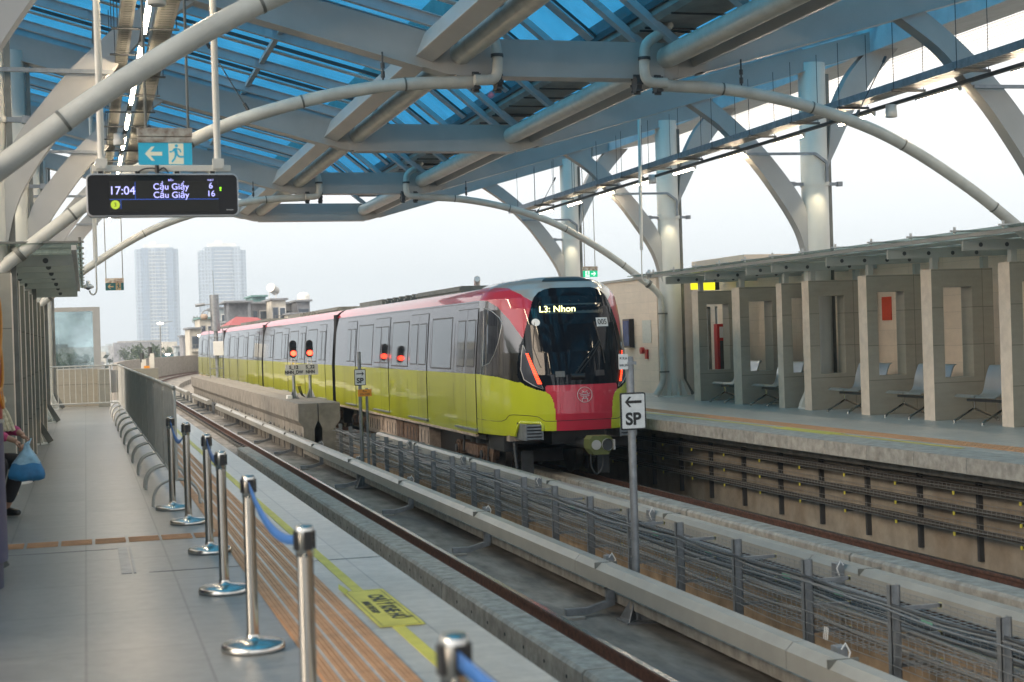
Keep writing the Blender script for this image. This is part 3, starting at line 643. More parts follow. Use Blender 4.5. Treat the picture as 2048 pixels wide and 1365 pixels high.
# curved drain pipes
PROF = [(1.30,4.94),(2.4,4.88),(3.55,4.66),(4.75,4.25),(6.0,3.53),(7.16,2.67)]
def drain(fy, s, lab):
    t = thing('drain_pipe', (CX+s*7.3,fy-0.2,2.5), lab, 'drain pipe', 'curved roof drain pipes')
    y = fy-0.2; P = lambda u,z: (CX+s*u, y, z)
    path = arc([P(a,c) for a,c in PROF],6)
    MB().tube(path, 0.082, 14).build('curved_pipe', m_pipe, t)
    e = [P(7.11,2.71)]+[P(7.30,2.5),P(7.34,2.25),P(7.34,1.2),P(7.34,0.5)]+[P(7.26,0.25),P(7.13,0.06)]
    MB().tube(arc(e,5), 0.075, 14).build('down_pipe', m_pipe, t)
    m = MB()
    for z in (2.05,0.62): m.tube([P(7.34,z-0.02),P(7.34,z+0.02)],0.09,12); m.box(*sorted((P(7.34,0)[0],P(7.5,0)[0])),y-0.01,y+0.01,z-0.02,z+0.02)
    for i in (5,12,19,26): p = path[i]; q = path[i+1]; d = (q-p).normalized(); m.tube([p-d*0.012,p+d*0.012],0.087,14)
    p = Vector(P(7.03,2.78)); d = (Vector(P(7.16,2.67))-p).normalized(); m.tube([p-d*0.03,p+d*0.03],0.105,14)
    m.build('clamp', m_tray, t)
    # inlet: vertical piece from the gutter with two joints
    v = [P(1.40,5.74),P(1.28,5.62),P(1.06,5.46),P(1.02,5.25),P(1.02,5.07),P(1.06,4.97),P(1.16,4.94),P(1.33,4.94)]
    MB().tube(arc([(a,y-0.18,c) for a,_,c in v],4),0.07,12).build('inlet_pipe', m_pipe, t)
    m = MB()
    for u in (0.97,1.27): m.tube([(P(u-0.035,0)[0],y-0.0,4.94),(P(u+0.035,0)[0],y-0.0,4.94)],0.115,14)
    for u in (0.97,1.27):
        for a in range(8): m.cbox((P(u,0)[0],y+0.12*math.cos(a*0.785),4.94+0.12*math.sin(a*0.785)),(0.09,0.03,0.03))
    m.tube([(P(1.02,0)[0],y-0.18,5.24),(P(1.02,0)[0],y-0.18,5.28)],0.085,12)
    m.build('coupling', m_dark, t)
    # hanger with turnbuckle
    x,_,z = P(2.5,4.86)
    MB().tube([(x,y,z),(x,y,zr(x)+0.02)],0.012,6).tube([(x,y,z+0.12),(x,y,z+0.2)],0.028,8).tube([(x,y,z+0.24),(x,y,z+0.31)],0.028,8).build('hanger', m_dark, t)
    x,_,z = P(4.18,4.45)
    MB().tube([(x,y,z),(x+s*0.55,y,z+0.95)],0.008,6).tube([(x+s*0.03,y,z+0.06),(x+s*0.1,y,z+0.18)],0.022,8).tube([(x+s*0.5,y,z+0.86),(x+s*0.54,y,z+0.94)],0.022,8).build('hanger', m_dark, t)
    return t
drain(FY[1],-1,'farthest curved roof drain pipe, arching down behind the small exit sign over the near platform')
drain(FY[1],1,'curved roof drain pipe ending at the column behind the train front')
drain(FY[3],-1,'curved roof drain pipe passing behind the arrival display to the near platform shelter')
drain(FY[3],1,'big curved roof drain pipe crossing the upper right, down to the far shelter')
drain(FY[4],-1,'largest curved roof drain pipe, crossing in front of the display poles')
# ---------------------------------------------------------------- hanging trays and tube lights
def tray(xa, xb, z, y0, y1, lab, s, wires):
    t = thing('hanging_tray', ((xa+xb)/2,y0,z), lab, 'cable tray', 'cable trays hanging from the canopy')
    m = MB()
    m.box(xa,xb,y0,y1,z,z+0.006).box(xa-0.004,xa,y0,y1,z,z+0.12).box(xb,xb+0.004,y0,y1,z,z+0.12)
    y = y0+0.1
    while y < y1-0.1: m.box(xa+0.03,xb-0.03,y,y+0.02,z-0.0045,z-0.0015,1); y += 0.12
    m.build('tray', [m_tray if s < 0 else m_galv, m_dark], t)
    return t
tl = tray(0.46,0.60,5.12,4,42.6,'narrow perforated cable tray hanging left of the tube lights over the near platform',-1,0)
tl2 = tray(0.83,1.03,5.10,4,42.6,'wide perforated cable tray hanging right of the tube lights over the near platform',-1,0)
y = 5.0
while y < 42.8:
    MB().tube([(0.38,y,5.08),(1.10,y,5.08)],0.014,6).build('cross_bar', m_dark, tl2)
    for x in (0.44,1.07): MB().tube([(x,y,5.08),(x,y,zr(x)+0.05)],0.006,5).build('hanger_wire', m_dark, tl2)
    y += 1.52
tr = tray(11.81,12.14,5.13,4,42.3,'long dark cable tray hanging on thin wires over the far platform',1,0)
y = 5.0
while y < 42.2:
    MB().beam((11.72,y,5.105),(12.28,y,5.105),0.03,0.04).build('cross_bar', m_dark, tr)
    for x in (11.75,12.25): MB().tube([(x,y,5.10),(x,y,zr(x)+0.05)],0.006,5).build('hanger_wire', m_dark, tr)
    y += 1.72
MB().box(12.31,12.38,4,42.3,5.05,5.10).build('light_rail', m_dark, tr)
MB().box(0.69,0.75,4,42.6,5.085,5.115).build('light_rail', m_dark, tl2)
def tubelight(x, y, z, lab, L=1.15):
    t = thing('tube_light', (x,y,z), lab, 'tube light', 'tube lights under the trays')
    MB().box(x-0.03,x+0.03,y-L/2,y+L/2,z,z+0.035).box(x-0.02,x+0.02,y-L/2-0.06,y-L/2,z-0.03,z+0.04).box(x-0.006,x+0.006,y-0.3,y-0.28,z+0.03,z+0.06).box(x-0.006,x+0.006,y+0.28,y+0.3,z+0.03,z+0.06).build('housing', m_white, t)
    MB().tube([(x,y-L/2+0.02,z-0.015),(x,y+L/2-0.02,z-0.015)],0.021,10).build('tube', m_tube, t)
ysl = [12.9,15.6,18.0,20.5,22.9,25.3,27.7,30.1,32.5,34.9,37.3,39.7]
for k,y in enumerate(ysl): tubelight(0.72,y*1.045,5.05,'%s lit tube light from the camera in the row over the near platform' % ORD[k], 1.7 if k < 3 else 1.5)
ysr = [14.6,17.0,19.4,21.8,24.2,26.6,29.0,31.4,33.8,36.2,38.6]
for k,y in enumerate(ysr): tubelight(12.35,y*1.045,5.01,'%s lit tube light from the camera in the row over the far platform' % ORD[k])
def downlight(x,y,lab,z=4.86):
    tag(MB().lathe([(0.0,0.11),(0.085,0.11),(0.085,0.02),(0.092,0.015),(0.092,-0.08),(0.08,-0.085),(0.075,-0.06),(0.0,-0.06)],(x,y,z),20).build('downlight', m_white), lab, 'downlight', 'round white downlights')
downlight(0.77,15.3,'round white downlight at the top left, just above the brightest tube light',5.02)
downlight(0.63,25.7,'round white downlight above the far tube lights left of the exit sign',4.99)
downlight(12.28,21.5,'round white downlight under the tray over the far platform',4.94)
downlight(12.28,32.0,'round white downlight under the tray near the far column',5.0)
# ================================================================ TRAIN
TX = 8.49; SX = TX-1.38
train = thing('metro_train', (TX,28,-1.07), 'grey, red and lime green four-car metro train showing L3: Nhon at the far platform', 'metro train')
ZS=[-.3,-.1,.2,.6,.9,1.3,1.8,2.1,2.3,2.45,2.55,2.62,2.67,2.70]
WS=[1.36,1.38,1.38,1.38,1.38,1.35,1.31,1.28,1.25,1.15,1.0,.85,.6,.02]
LS=[2.35,2.42,2.46,2.45,2.42,2.33,2.18,2.06,1.94,1.84,1.74,1.62,1.45,.6]
YB = 28.2
def lerp(xs, ys, v):
    if v <= xs[0]: return ys[0]
    for a in range(len(xs)-1):
        if v <= xs[a+1]: return ys[a]+(ys[a+1]-ys[a])*(v-xs[a])/(xs[a+1]-xs[a])
    return ys[-1]
def NP(t, z, off=0.0):
    """point on the nose: t in [-pi/2, pi/2] round the plan curve (0 = middle of the front), z height"""
    W_ = lerp(ZS,WS,z)+off; L_ = lerp(ZS,LS,z)+off
    s = math.sin(t); return Vector((TX+math.copysign(W_*abs(s)**(2/2.7), s), YB-L_*abs(math.cos(t)), z))
def T_(x, z, y):
    return math.atan2((abs(x)/lerp(ZS,WS,z))**1.35, max(0.0,(YB-y))/lerp(ZS,LS,z))
def poly(pts): return [(T_(x,z,y), z) for x,z,y in pts]
def inpoly(p, P):
    c = False; n = len(P)
    for i in range(n):
        (x1,y1),(x2,y2) = P[i],P[(i+1)%n]
        if (y1 > p[1]) != (y2 > p[1]) and p[0] < (x2-x1)*(p[1]-y1)/(y2-y1)+x1: c = not c
    return c
SHIELD = [(-0.02,2.455),]+poly([(-0.35,2.46,26.40),(-0.50,2.43,26.45),(-0.60,2.38,26.46),(-0.652,2.331,26.46),(-0.726,2.209,26.44),(-0.843,1.846,26.4),(-0.92,1.563,26.41),(-0.985,1.42,26.46),(-1.02,1.15,26.46),(-1.048,0.90,26.43),(-1.02,0.80,26.4),(-0.951,0.72,26.26),(-0.80,0.64,26.05),(-0.678,0.602,25.94),(-0.66,0.71,25.93)])+[(-0.02,0.715)]
REDTOP = sorted(poly([(-1.019,2.525,27.82),(-0.98,2.51,27.5),(-0.939,2.488,27.16),(-0.85,2.36,26.71),(-0.71,2.212,26.43)])+[(math.pi/2,2.50)])
REDBOT = sorted(poly([(-1.249,2.30,28.15),(-1.219,2.276,27.67),(-1.154,2.154,27.23),(-1.056,1.908,26.8),(-0.922,1.561,26.42)])+[(math.pi/2,2.30)])
GTOP = sorted(poly([(-1.371,0.909,27.89),(-1.265,0.872,27.09),(-1.161,0.827,26.72),(-1.046,0.77,26.43)])+[(math.pi/2,0.91)])
REDM = [(-0.10,math.atan2((0.50/1.38)**1.35,0.94)),(0.10,T_(-0.52,0.1,25.85)),(0.30,T_(-0.537,0.298,25.84)),(0.45,T_(-0.56,0.45,25.86)),(0.54,T_(-0.598,0.54,25.88)),(0.60,T_(-0.67,0.60,25.93)),(0.72,T_(-0.69,0.714,25.95))]
CABW = poly([(-1.256,2.144,27.81),(-1.235,2.12,27.6),(-1.207,2.067,27.39),(-1.16,1.95,27.1),(-1.135,1.851,26.99),(-1.199,1.505,27.07),(-1.25,1.28,27.2),(-1.30,1.12,27.38),(-1.345,1.06,27.72)])
LENS = poly([(-0.93,1.44,26.38),(-0.70,0.65,25.96),(-0.84,0.72,26.1),(-0.959,0.823,26.28),(-0.99,0.997,26.36),(-0.965,1.25,26.38)])
LOUV = (T_(-0.72,0.0,25.99), T_(-1.06,0.0,26.5))
def cls(t, z):
    a = abs(t)
    if z > 0.6 and inpoly((a,z), SHIELD): return 'glass'
    if inpoly((a,z), CABW): return 'cabw'
    if z < 0.055 and LOUV[0] < a < LOUV[1]: return None
    if z < -0.09 and a < LOUV[0]: return None
    if z < -0.20: return None
    if z < 0.73 and a < lerp([p[0] for p in REDM],[p[1] for p in REDM],z): return 'red'
    if z < lerp([p[0] for p in GTOP],[p[1] for p in GTOP],a): return 'green'
    if z > 2.46 and a < T_(-0.60,2.44,26.43): return 'roof'
    if z > lerp([p[0] for p in REDTOP],[p[1] for p in REDTOP],a): return 'roof'
    if z > lerp([p[0] for p in REDBOT],[p[1] for p in REDBOT],a): return 'red'
    return 'grey'
m_greyn = mat('cab_mirror_grey', (0.14,0.135,0.135), 0.10, metal=0.9, var=0, coat=0.3)
NT, NZ = 260, 300
zz = [-0.22+(2.70+0.22)*k/NZ for k in range(NZ+1)]; tt = [-math.pi/2+math.pi*k/NT for k in range(NT+1)]
VV = [[NP(t,z) for t in tt] for z in zz]
def grid_part(name, classes, mats, parent, side=0):
    idx = {}; v = []; f = []; mi = []
    for j in range(NZ):
        for i in range(NT):
            if side and side*(tt[i]+tt[i+1]) < 0: continue
            c = cls((tt[i]+tt[i+1])/2,(zz[j]+zz[j+1])/2)
            if c in classes:
                q = []
                for (a,b_) in ((j,i),(j,i+1),(j+1,i+1),(j+1,i)):
                    if (a,b_) not in idx: idx[(a,b_)] = len(v); v.append(VV[a][b_])
                    q.append(idx[(a,b_)])
                f.append(q); mi.append(classes.index(c))
    o = MB(); o.v = v; o.f = f; o.m = mi; o.s = [True]*len(f)
    return o.build(name, mats, parent)
nose = grid_part('nose', ['red','green','grey','roof'], [m_red,m_green,m_greyn,m_roofg], train)
shield = grid_part('windscreen', ['glass'], [m_glass], train)
cabw = grid_part('cab_window', ['cabw'], [m_glasssd], train, -1); cabw2 = grid_part('cab_window', ['cabw'], [m_glasssd], train, 1)
def npatch(name, P, off, m, parent, n=18, mirror=False):
    """a thin curved patch proud of the nose, outline P in (t,z), swept by rows"""
    b_ = MB(); z0 = min(p[1] for p in P); z1 = max(p[1] for p in P); rows = []
    for k in range(n+1):
        z = z0+(z1-z0)*(k+0.0001)/(n+0.0002); xs = []
        for i in range(len(P)):
            (a1,b1),(a2,b2) = P[i],P[(i+1)%len(P)]
            if (b1 > z) != (b2 > z): xs.append(a1+(a2-a1)*(z-b1)/(b2-b1))
        if len(xs) >= 2: rows.append((z,min(xs),max(xs)))
    s = 1 if mirror else -1; V = []
    for z,a,c in rows:
        for q in range(5): V.append(NP(s*(a+(c-a)*q/4), z, off))
    F = [(r*5+q,r*5+q+1,(r+1)*5+q+1,(r+1)*5+q) for r in range(len(rows)-1) for q in range(4)]
    return b_.add(V,F,0,True).build(name, m, parent)
def nline(pts, r, m, name, parent, s=-1, off=0.0):
    return MB().tube([NP(s*t,z,off) for t,z in pts], r, 6).build(name, m, parent)
for s in (False, True):
    hl = npatch('headlight', LENS, 0.006, mat('headlight_lens',(0.06,0.065,0.08),0.12,var=0,spec=0.6), train, mirror=s)
    sg = 1 if s else -1
    led = MB()
    A = (T_(-0.885,1.285,26.28),1.29); B = (T_(-0.745,0.74,26.0),0.735)
    for k in range(19):
        u0,u1 = k/19,(k+0.72)/19; w0 = 0.035+0.02*k/19
        a0 = A[0]+(B[0]-A[0])*u0; a1 = A[0]+(B[0]-A[0])*u1; z0 = A[1]+(B[1]-A[1])*u0; z1 = A[1]+(B[1]-A[1])*u1
        led.add([NP(sg*(a0-w0*0.5),z0,0.02),NP(sg*(a0+w0*0.5),z0,0.02),NP(sg*(a1+w0*0.5),z1,0.02),NP(sg*(a1-w0*0.5),z1,0.02)],[(0,1,2,3)])
    led.build('tail_light', m_red_led, hl)
    nline([(a,z) for a,z in LENS+[LENS[0]]], 0.009, m_alu, 'lamp_rim', hl, sg, 0.006)
    # grooves in the skirt, window seal
    G = poly([(-1.378,0.065,28.15),(-1.225,0.063,26.92),(-1.146,0.178,26.66),(-1.0,0.185,26.35),(-0.80,0.16,26.03),(-0.684,0.083,25.95),(-0.4,0.085,25.8)])+[(0.0,0.088)]
    nline(arc([(a,z,0) for a,z in G],3) and [(p.x,p.y) for p in arc([(a,z,0) for a,z in G],3)], 0.006, m_black, 'skirt_groove', nose, sg)
    nline([(p[0],p[1]) for p in CABW+[CABW[0]]], 0.009, m_white if False else m_alu, 'window_frame', cabw2 if s else cabw, sg, 0.002)
    gl = poly([(-0.612,2.208,26.35),(-0.743,1.796,26.27),(-0.80,1.40,26.2),(-0.72,1.037,26.03)])
    nline(gl+[(0.02,1.03)], 0.007, m_black, 'glass_seal', shield, sg, 0.003)
    nline([gl[0],(0.02,2.215)], 0.007, m_black, 'glass_seal', shield, sg, 0.003)
    # arch lip + louvred anti-climber box
    lip = [(LOUV[1]+0.03,-0.19),(LOUV[1]-0.02,-0.02),(LOUV[1]-0.06,0.055),(LOUV[0]+0.03,0.055),(LOUV[0],0.0),(LOUV[0],-0.09)]
    nline(lip, 0.032, m_green, 'arch_lip', nose, sg, 0.0)
    lb = MB(); x0,x1 = TX+sg*0.72,TX+sg*1.04; xa,xb = min(x0,x1),max(x0,x1)
    lb.box(xa,xb,26.06,27.0,-0.25,0.03,1)
    for k in range(5): lb.box(xa+0.012,xb-0.012,25.985,26.06,-0.24+k*0.058,-0.208+k*0.058)
    lb.box(xa-0.003,xa+0.022,25.98,27.0,-0.255,0.035).box(xb-0.022,xb+0.003,25.98,27.0,-0.255,0.035)
    lb.build('louvred_bumper', [m_galv, m_dark], train, bevel=0.004)
# dark inner wall of the wheel-arch so the notch reads as depth
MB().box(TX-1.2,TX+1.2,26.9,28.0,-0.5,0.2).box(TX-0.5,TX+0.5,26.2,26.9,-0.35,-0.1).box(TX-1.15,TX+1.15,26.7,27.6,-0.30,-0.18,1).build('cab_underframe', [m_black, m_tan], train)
# destination display, number plate, sticker, wiper, camera
dsp = MB(); dz0,dz1 = 1.985,2.165
V = []
for t in [-0.52+1.02*k/12 for k in range(13)]: V += [NP(t*0.62,dz0,0.004),NP(t*0.62,dz1,0.004)]
dsp.add(V,[(2*k,2*k+2,2*k+3,2*k+1) for k in range(12)],0,True); dd = dsp.build('destination_display', mat('display_dark',(0.02,0.02,0.012),0.3,var=0,coat=1), shield)
m_amber = mat('lit_letters', (1,1,0.5), 0.4, var=0, emit=(1.0,0.98,0.42), es=2.2)
def wrap_nose(o, off):
    """bend a flat text mesh on to the nose: x offset -> t, z kept"""
    for v in o.data.vertices:
        z = v.co.z; W_ = lerp(ZS,WS,z); x = v.co.x-TX; t = math.asin(max(-1,min(1,math.copysign((abs(x)/W_)**1.35,x)))); p = NP(t,z,off); v.co = p
tx = text('lettering','L3: Nhon',(TX-0.35,26.125,2.065),0.155,m_amber,dd,bold=0.001,xs=1.12,rotz=-0.30)
def nsq(x0,x1,z0,z1,off,m,name,parent,n=6):
    b_ = MB(); V = []
    for k in range(n+1):
        x = x0+(x1-x0)*k/n
        for z in (z0,z1):
            W_ = lerp(ZS,WS,z); t = math.asin(math.copysign((abs(x)/W_)**1.35,x)); V.append(NP(t,z,off))
    return b_.add(V,[(2*k,2*k+2,2*k+3,2*k+1) for k in range(n)],0,True).build(name,m,parent)
np_ = nsq(0.355,0.605,1.735,1.895,0.004,m_signw,'number_sticker',shield)
tx = text('lettering','005',(TX+0.48,25,1.815),0.135,m_ink,np_,bold=0.001); wrap_nose(tx,0.008)
b_ = MB(); V = [NP(math.asin(-(0.731/lerp(ZS,WS,1.84))**1.35),1.84,0.006)]
for k in range(20):
    a = k*math.pi/10; x = -0.715+0.062*math.cos(a); z = 1.84+0.066*math.sin(a); V.append(NP(-math.asin((abs(x)/lerp(ZS,WS,z))**1.35),z,0.005))
b_.add(V,[(0,k+1,(k+1)%20+1) for k in range(20)]).build('round_sticker', m_white, shield)
wp = lambda x,z,o=0.03: NP(math.asin(math.copysign((abs(x)/lerp(ZS,WS,z))**1.35,x)),z,o)
m = MB().tube([wp(-0.17,0.90),wp(0.12,1.25,0.06),wp(0.34,1.48,0.05)],0.014,6).tube([wp(-0.10,0.90),wp(0.16,1.22,0.06),wp(0.36,1.46,0.05)],0.012,6).tube([wp(0.30,1.83,0.015),wp(0.34,1.6,0.02),wp(0.40,1.30,0.015),wp(0.42,1.08,0.015)],0.009,6)
m.tube([wp(-0.24,0.86,0.03),wp(0.0,0.86,0.03)],0.055,10)
m.build('wiper', m_black, shield)
nsq(-0.50,-0.34,0.86,0.96,0.004,mat('grey_label',(0.12,0.13,0.13),0.5,var=0.2),'lamp_cover',shield)
nsq(0.22,0.40,0.86,0.96,0.003,mat('dark_label',(0.03,0.03,0.035),0.5,var=0),'lamp_cover',shield)
# round city emblem drawn in thin grey strokes
em = []
def wpe(x,z): return wp(x,z,0.004)
cx_,cz_,R_ = -0.005,0.533,0.135
em.append([(cx_+R_*math.cos(a*math.pi/12),cz_+R_*math.sin(a*math.pi/12)) for a in range(25)])
for st in ([(-.10,.03),(-.07,.008),(0,.0),(.07,.008),(.10,.03)],[(-.085,-.015),(-.05,-.025),(.05,-.025),(.085,-.015)],[(-.035,.045),(.035,.045)],[(-.05,.07),(-.02,.055)],[(.05,.07),(.02,.055)],[(-.022,-.025),(-.022,-.07)],[(.022,-.025),(.022,-.07)],[(-.05,-.07),(.05,-.07)],[(-.05,-.07),(-.05,-.12)],[(.05,-.07),(.05,-.12)],[(-.055,.022),(-.04,.045)],[(.055,.022),(.04,.045)]):
    em.append([(cx_+a,cz_+c) for a,c in st])
m = MB()
for st in em: m.tube([wpe(a,c) for a,c in st],0.0055,5)
m.build('emblem', mat('emblem_silver',(0.62,0.56,0.56),0.4,metal=0.4,var=0), nose)
# coupler
cp = MB(); cy = 25.0; cz = -0.33; cxx = TX+0.02
cp.tube([(cxx-0.0,26.9,-0.35),(cxx,cy+0.3,cz)],0.09,14,1)
pr = [(-0.22,0.12),(-0.17,0.18),(0.17,0.18),(0.22,0.12),(0.22,-0.05),(0.14,-0.16),(-0.14,-0.16),(-0.22,-0.05)]
cp.prism([(cxx+a*0.93,cz+c*0.95) for a,c in pr],'y',cy,cy+0.32,0)
cp.tube([(cxx-0.09,cy-0.012,cz+0.02),(cxx-0.09,cy+0.02,cz+0.02)],0.085,20,2); cp.tube([(cxx+0.11,cy-0.05,cz+0.02),(cxx+0.11,cy,cz+0.02)],0.105,20,3,cap=False); cp.lathe([(0.0,0.0),(0.0,0.0)],(cxx,cy,cz),6,3)
cp.add([(cxx+0.11+0.10*math.cos(a*0.52),cy-0.008,cz+0.02+0.10*math.sin(a*0.52)) for a in range(12)],[tuple(range(12))],4)
cp.box(cxx+0.205,cxx+0.235,cy-0.06,cy+0.1,cz-0.07,cz+0.10,3)
co_ = cp.build('coupler', [mat('coupler_green',(0.12,0.14,0.04),0.5,var=0.15),m_dark,m_alu,m_alu,m_dark], train, bevel=0.008)
MB().tube(arc([(cxx-0.13,cy+0.2,-0.45),(cxx-0.12,cy+0.2,-0.7),(cxx-0.02,cy+0.2,-0.83),(cxx+0.08,cy+0.2,-0.7),(cxx+0.1,cy+0.2,-0.45)],5),0.012,6).build('hose', m_dark, co_)
# front grille and roof hump of the cab
m = MB(); zs_g = [2.575,2.595,2.615,2.635,2.652]; ts_g = [-0.40+0.80*k/14 for k in range(15)]
m.add([NP(t,z,0.010) for z in zs_g for t in ts_g],[(j*15+k,j*15+k+1,(j+1)*15+k+1,(j+1)*15+k) for j in range(4) for k in range(14)],0,True)
g = m.build('roof_grille', m_black, nose)
for k in range(12): t = -0.38+0.36*k/11; MB().beam(NP(t,2.58,0.014),NP(t,2.645,0.014),0.010,0.006).build('grille_bar', m_tray, g)
MB().tube([NP(t,2.658,0.012) for t in ts_g],0.012,6).build('grille_rim', m_roofg, nose)
# body section behind the cab
def body_profile(zlow, raised):
    p = [(1.36,zlow),(1.38,-0.1),(1.38,0.9)]
    return p
def extr(prof, y0, y1, mb, mi, sm=False):
    vs = [(TX+x,y,z) for y in (y0,y1) for x,z in prof]; n = len(prof)
    return mb.add(vs,[(k,k+1,n+k+1,n+k) for k in range(n-1)],mi,sm)
HS = [(1.36,-0.24),(1.38,-0.1),(1.38,0.6),(1.38,0.91)]; HG = [(1.38,0.91),(1.35,1.3),(1.31,1.8),(1.28,2.1),(1.25,2.30)]
HR = [(1.25,2.30),(1.2,2.38),(1.12,2.46),(1.0,2.53)]; HT = [(1.0,2.53),(0.8,2.57),(0.4,2.60),(0,2.61)]
def mir(p): return [(-x,z) for x,z in p]
def car(y0, y1, idx, cab=False, dl=None):
    lab = ['leading car with the driver cab','second car','third car','last car'][idx]
    m = MB()
    for P,mi in ((HS,0),(HG,1),(HR,2),(HT,3)):
        extr(P,y0,y1,m,mi,True); extr(mir(P),y0,y1,m,mi,True)
    if cab:
        hr = [(1.25,2.30),(1.19,2.40),(1.10,2.49),(1.0,2.55)]; ht = [(1.0,2.55),(0.85,2.62),(0.6,2.67),(0.02,2.70)]
        for P,mi in ((hr,2),(ht,3)): extr(P,y0-0.002,y0+0.75,m,mi,True); extr(mir(P),y0-0.002,y0+0.75,m,mi,True)
        n = len(ht); vs = [(TX+s*x,y0+0.75+d,z+e) for d,e in ((0,0),(0.35,-0.06)) for s in (-1,) for x,z in ht]
    ends = [(x,z) for x,z in HS+HG[1:]+HR[1:]+HT[1:]]+[(-x,z) for x,z in (HS+HG[1:]+HR[1:]+HT[1:])[::-1][1:]]
    m.add([(TX+x,y1,z) for x,z in ends],[tuple(range(len(ends)))],4)
    if not cab: m.add([(TX+x,y0,z) for x,z in ends],[tuple(range(len(ends)))],4)
    body = m.build('car_body', [m_green,m_grey,m_red,m_roofg,m_black], train)
    # doors and windows on the track side
    L = y1-y0; ds = dl
    def sidex(z): return TX-lerp([p[1] for p in HS+HG[1:]],[p[0] for p in HS+HG[1:]],z)
    def panel(ya, yb, z0, z1, off, mi, mb, n=5):
        V = []
        zs_ = [z0+(z1-z0)*k/n for k in range(n+1)]
        for z in zs_:
            for y in (ya,yb): V.append((sidex(z)-off,y,z))
        mb.add(V,[(2*k,2*k+1,2*k+3,2*k+2) for k in range(n)],mi,False)
        e = MB
    for (ya,yb) in ds['doors']:
        mid = (ya+yb)/2
        for (a,c) in ((ya,mid-0.006),(mid+0.006,yb)):
            d = MB(); panel(a,c,-0.13,0.91,0.012,0,d,3); panel(a,c,0.91,2.14,0.012,1,d,4)
            # thickness edges
            for y in (a,c):
                V = []
                for z in (-0.13,0.3,0.91,1.4,1.8,2.14): V += [(sidex(z)-0.012,y,z),(sidex(z)+0.02,y,z)]
                d.add(V,[(2*k,2*k+1,2*k+3,2*k+2) for k in range(5)],2)
            dr = d.build('door', [m_green,m_grey,m_black], body)
            g_ = MB(); panel(a+0.12,c-0.10,1.06,1.92,0.018,0,g_,3); g_.build('door_glass', m_glasssd, body)
            fr_ = MB(); panel(a+0.10,c-0.08,1.035,1.945,0.0165,0,fr_,3); fr_.build('glass_seal', m_black, body)
        k = MB().box(sidex(-0.15)-0.06,sidex(-0.15)+0.01,ya-0.06,yb+0.06,-0.165,-0.135); 
        for q in range(3): k.box(sidex(-0.15)-0.062,sidex(-0.15)-0.058,ya,yb,-0.16+q*0.008,-0.157+q*0.008)
        k.build('door_sill', m_galv, body)
        gp = MB()
        for y in (ya-0.014,yb+0.014): panel(y-0.014,y+0.014,-0.13,2.16,0.003,0,gp,6)
        panel((ya+yb)/2-0.008,(ya+yb)/2+0.008,-0.13,2.14,0.013,0,gp,6)
        panel(ya,yb,2.145,2.16,0.003,0,gp,1); gp.build('door_gap', m_black, body)
    for (ya,yb) in ds['windows']:
        g_ = MB(); panel(ya,yb,1.00,2.0,0.004,0,g_,4); wn = g_.build('window', m_glasssd, body)
        f_ = MB()
        for (a,c,z0,z1) in ((ya-0.035,ya,0.97,2.03),(yb,yb+0.035,0.97,2.03),(ya,yb,0.97,1.0),(ya,yb,2.0,2.03)): panel(a,c,z0,z1,0.006,0,f_,3)
        f_.build('window_frame', m_black, wn)
    lines = MB()
    for y in ds['seams']: panel(y-0.007,y+0.007,-0.2,2.27,0.002,0,lines,6)
    V=[]
    panel(y0+0.02,y1-0.02,2.262,2.272,0.003,0,lines,1); panel(y0+0.02,y1-0.02,-0.125,-0.118,0.003,0,lines,1) if False else None
    lines.build('panel_seam', m_black, body)
    st = MB(); st.box(sidex(-.2)-0.01,sidex(-.2)+0.05,y0+0.5 if not cab else y0+0.1,y1-0.3,-0.285,-0.24); st.build('sole_bar', m_tan, body)
    # roof gear
    r = MB(); c0 = y0+(3.2 if cab else 2.0)
    r.box(TX-0.8,TX+0.8,c0,c0+4.5,2.56,2.70).box(TX-0.85,TX-0.8,c0,c0+4.5,2.60,2.66)
    MB().box(TX-0.8,TX+0.8,c0+9,c0+12.5,2.56,2.70).build('roof_unit', m_tray, body)
    for q in range(14): r.box(TX-0.9+0.1*(q%3),TX-0.6,c0+4.7+q*0.27,c0+4.85+q*0.27,2.56,2.62+0.04*((q*5)%3))
    r.build('roof_unit', m_tray, body)
    # underfloor cases
    rnd = random.Random(3+idx); y = y0+(5.2 if cab else 4.6)
    while y < y1-4.4:
        l_ = rnd.choice([0.7,1.1,1.6,2.1]); h_ = rnd.uniform(0.42,0.62)
        c_ = MB().box(TX-1.16,TX-0.3,y,y+l_,-0.30-h_,-0.32,0)
        for q in range(int(l_/0.35)): c_.box(TX-1.17,TX-1.16,y+0.08+q*0.35,y+0.12+q*0.35,-0.30-h_*0.8,-0.45,1)
        c_.box(TX-1.18,TX-1.16,y+0.04,y+l_-0.04,-0.36,-0.33,1)
        for q in range(int(l_/0.15)): c_.box(TX-1.2,TX-1.14,y+q*0.15,y+0.06+q*0.15,-0.34,-0.27,0)
        c_.build('underfloor_case', [rnd.choice([m_tan,m_brown,m_tan]), m_dark], body, bevel=0.006); y += l_+0.12
    MB().box(TX-1.25,TX+1.25,y0+1.5 if not cab else y0-0.2,y1-0.1,-0.34,-0.25).box(TX-0.9,TX+0.9,y0+1.0,y1-0.3,-0.9,-0.34).build('underframe', m_black, body)
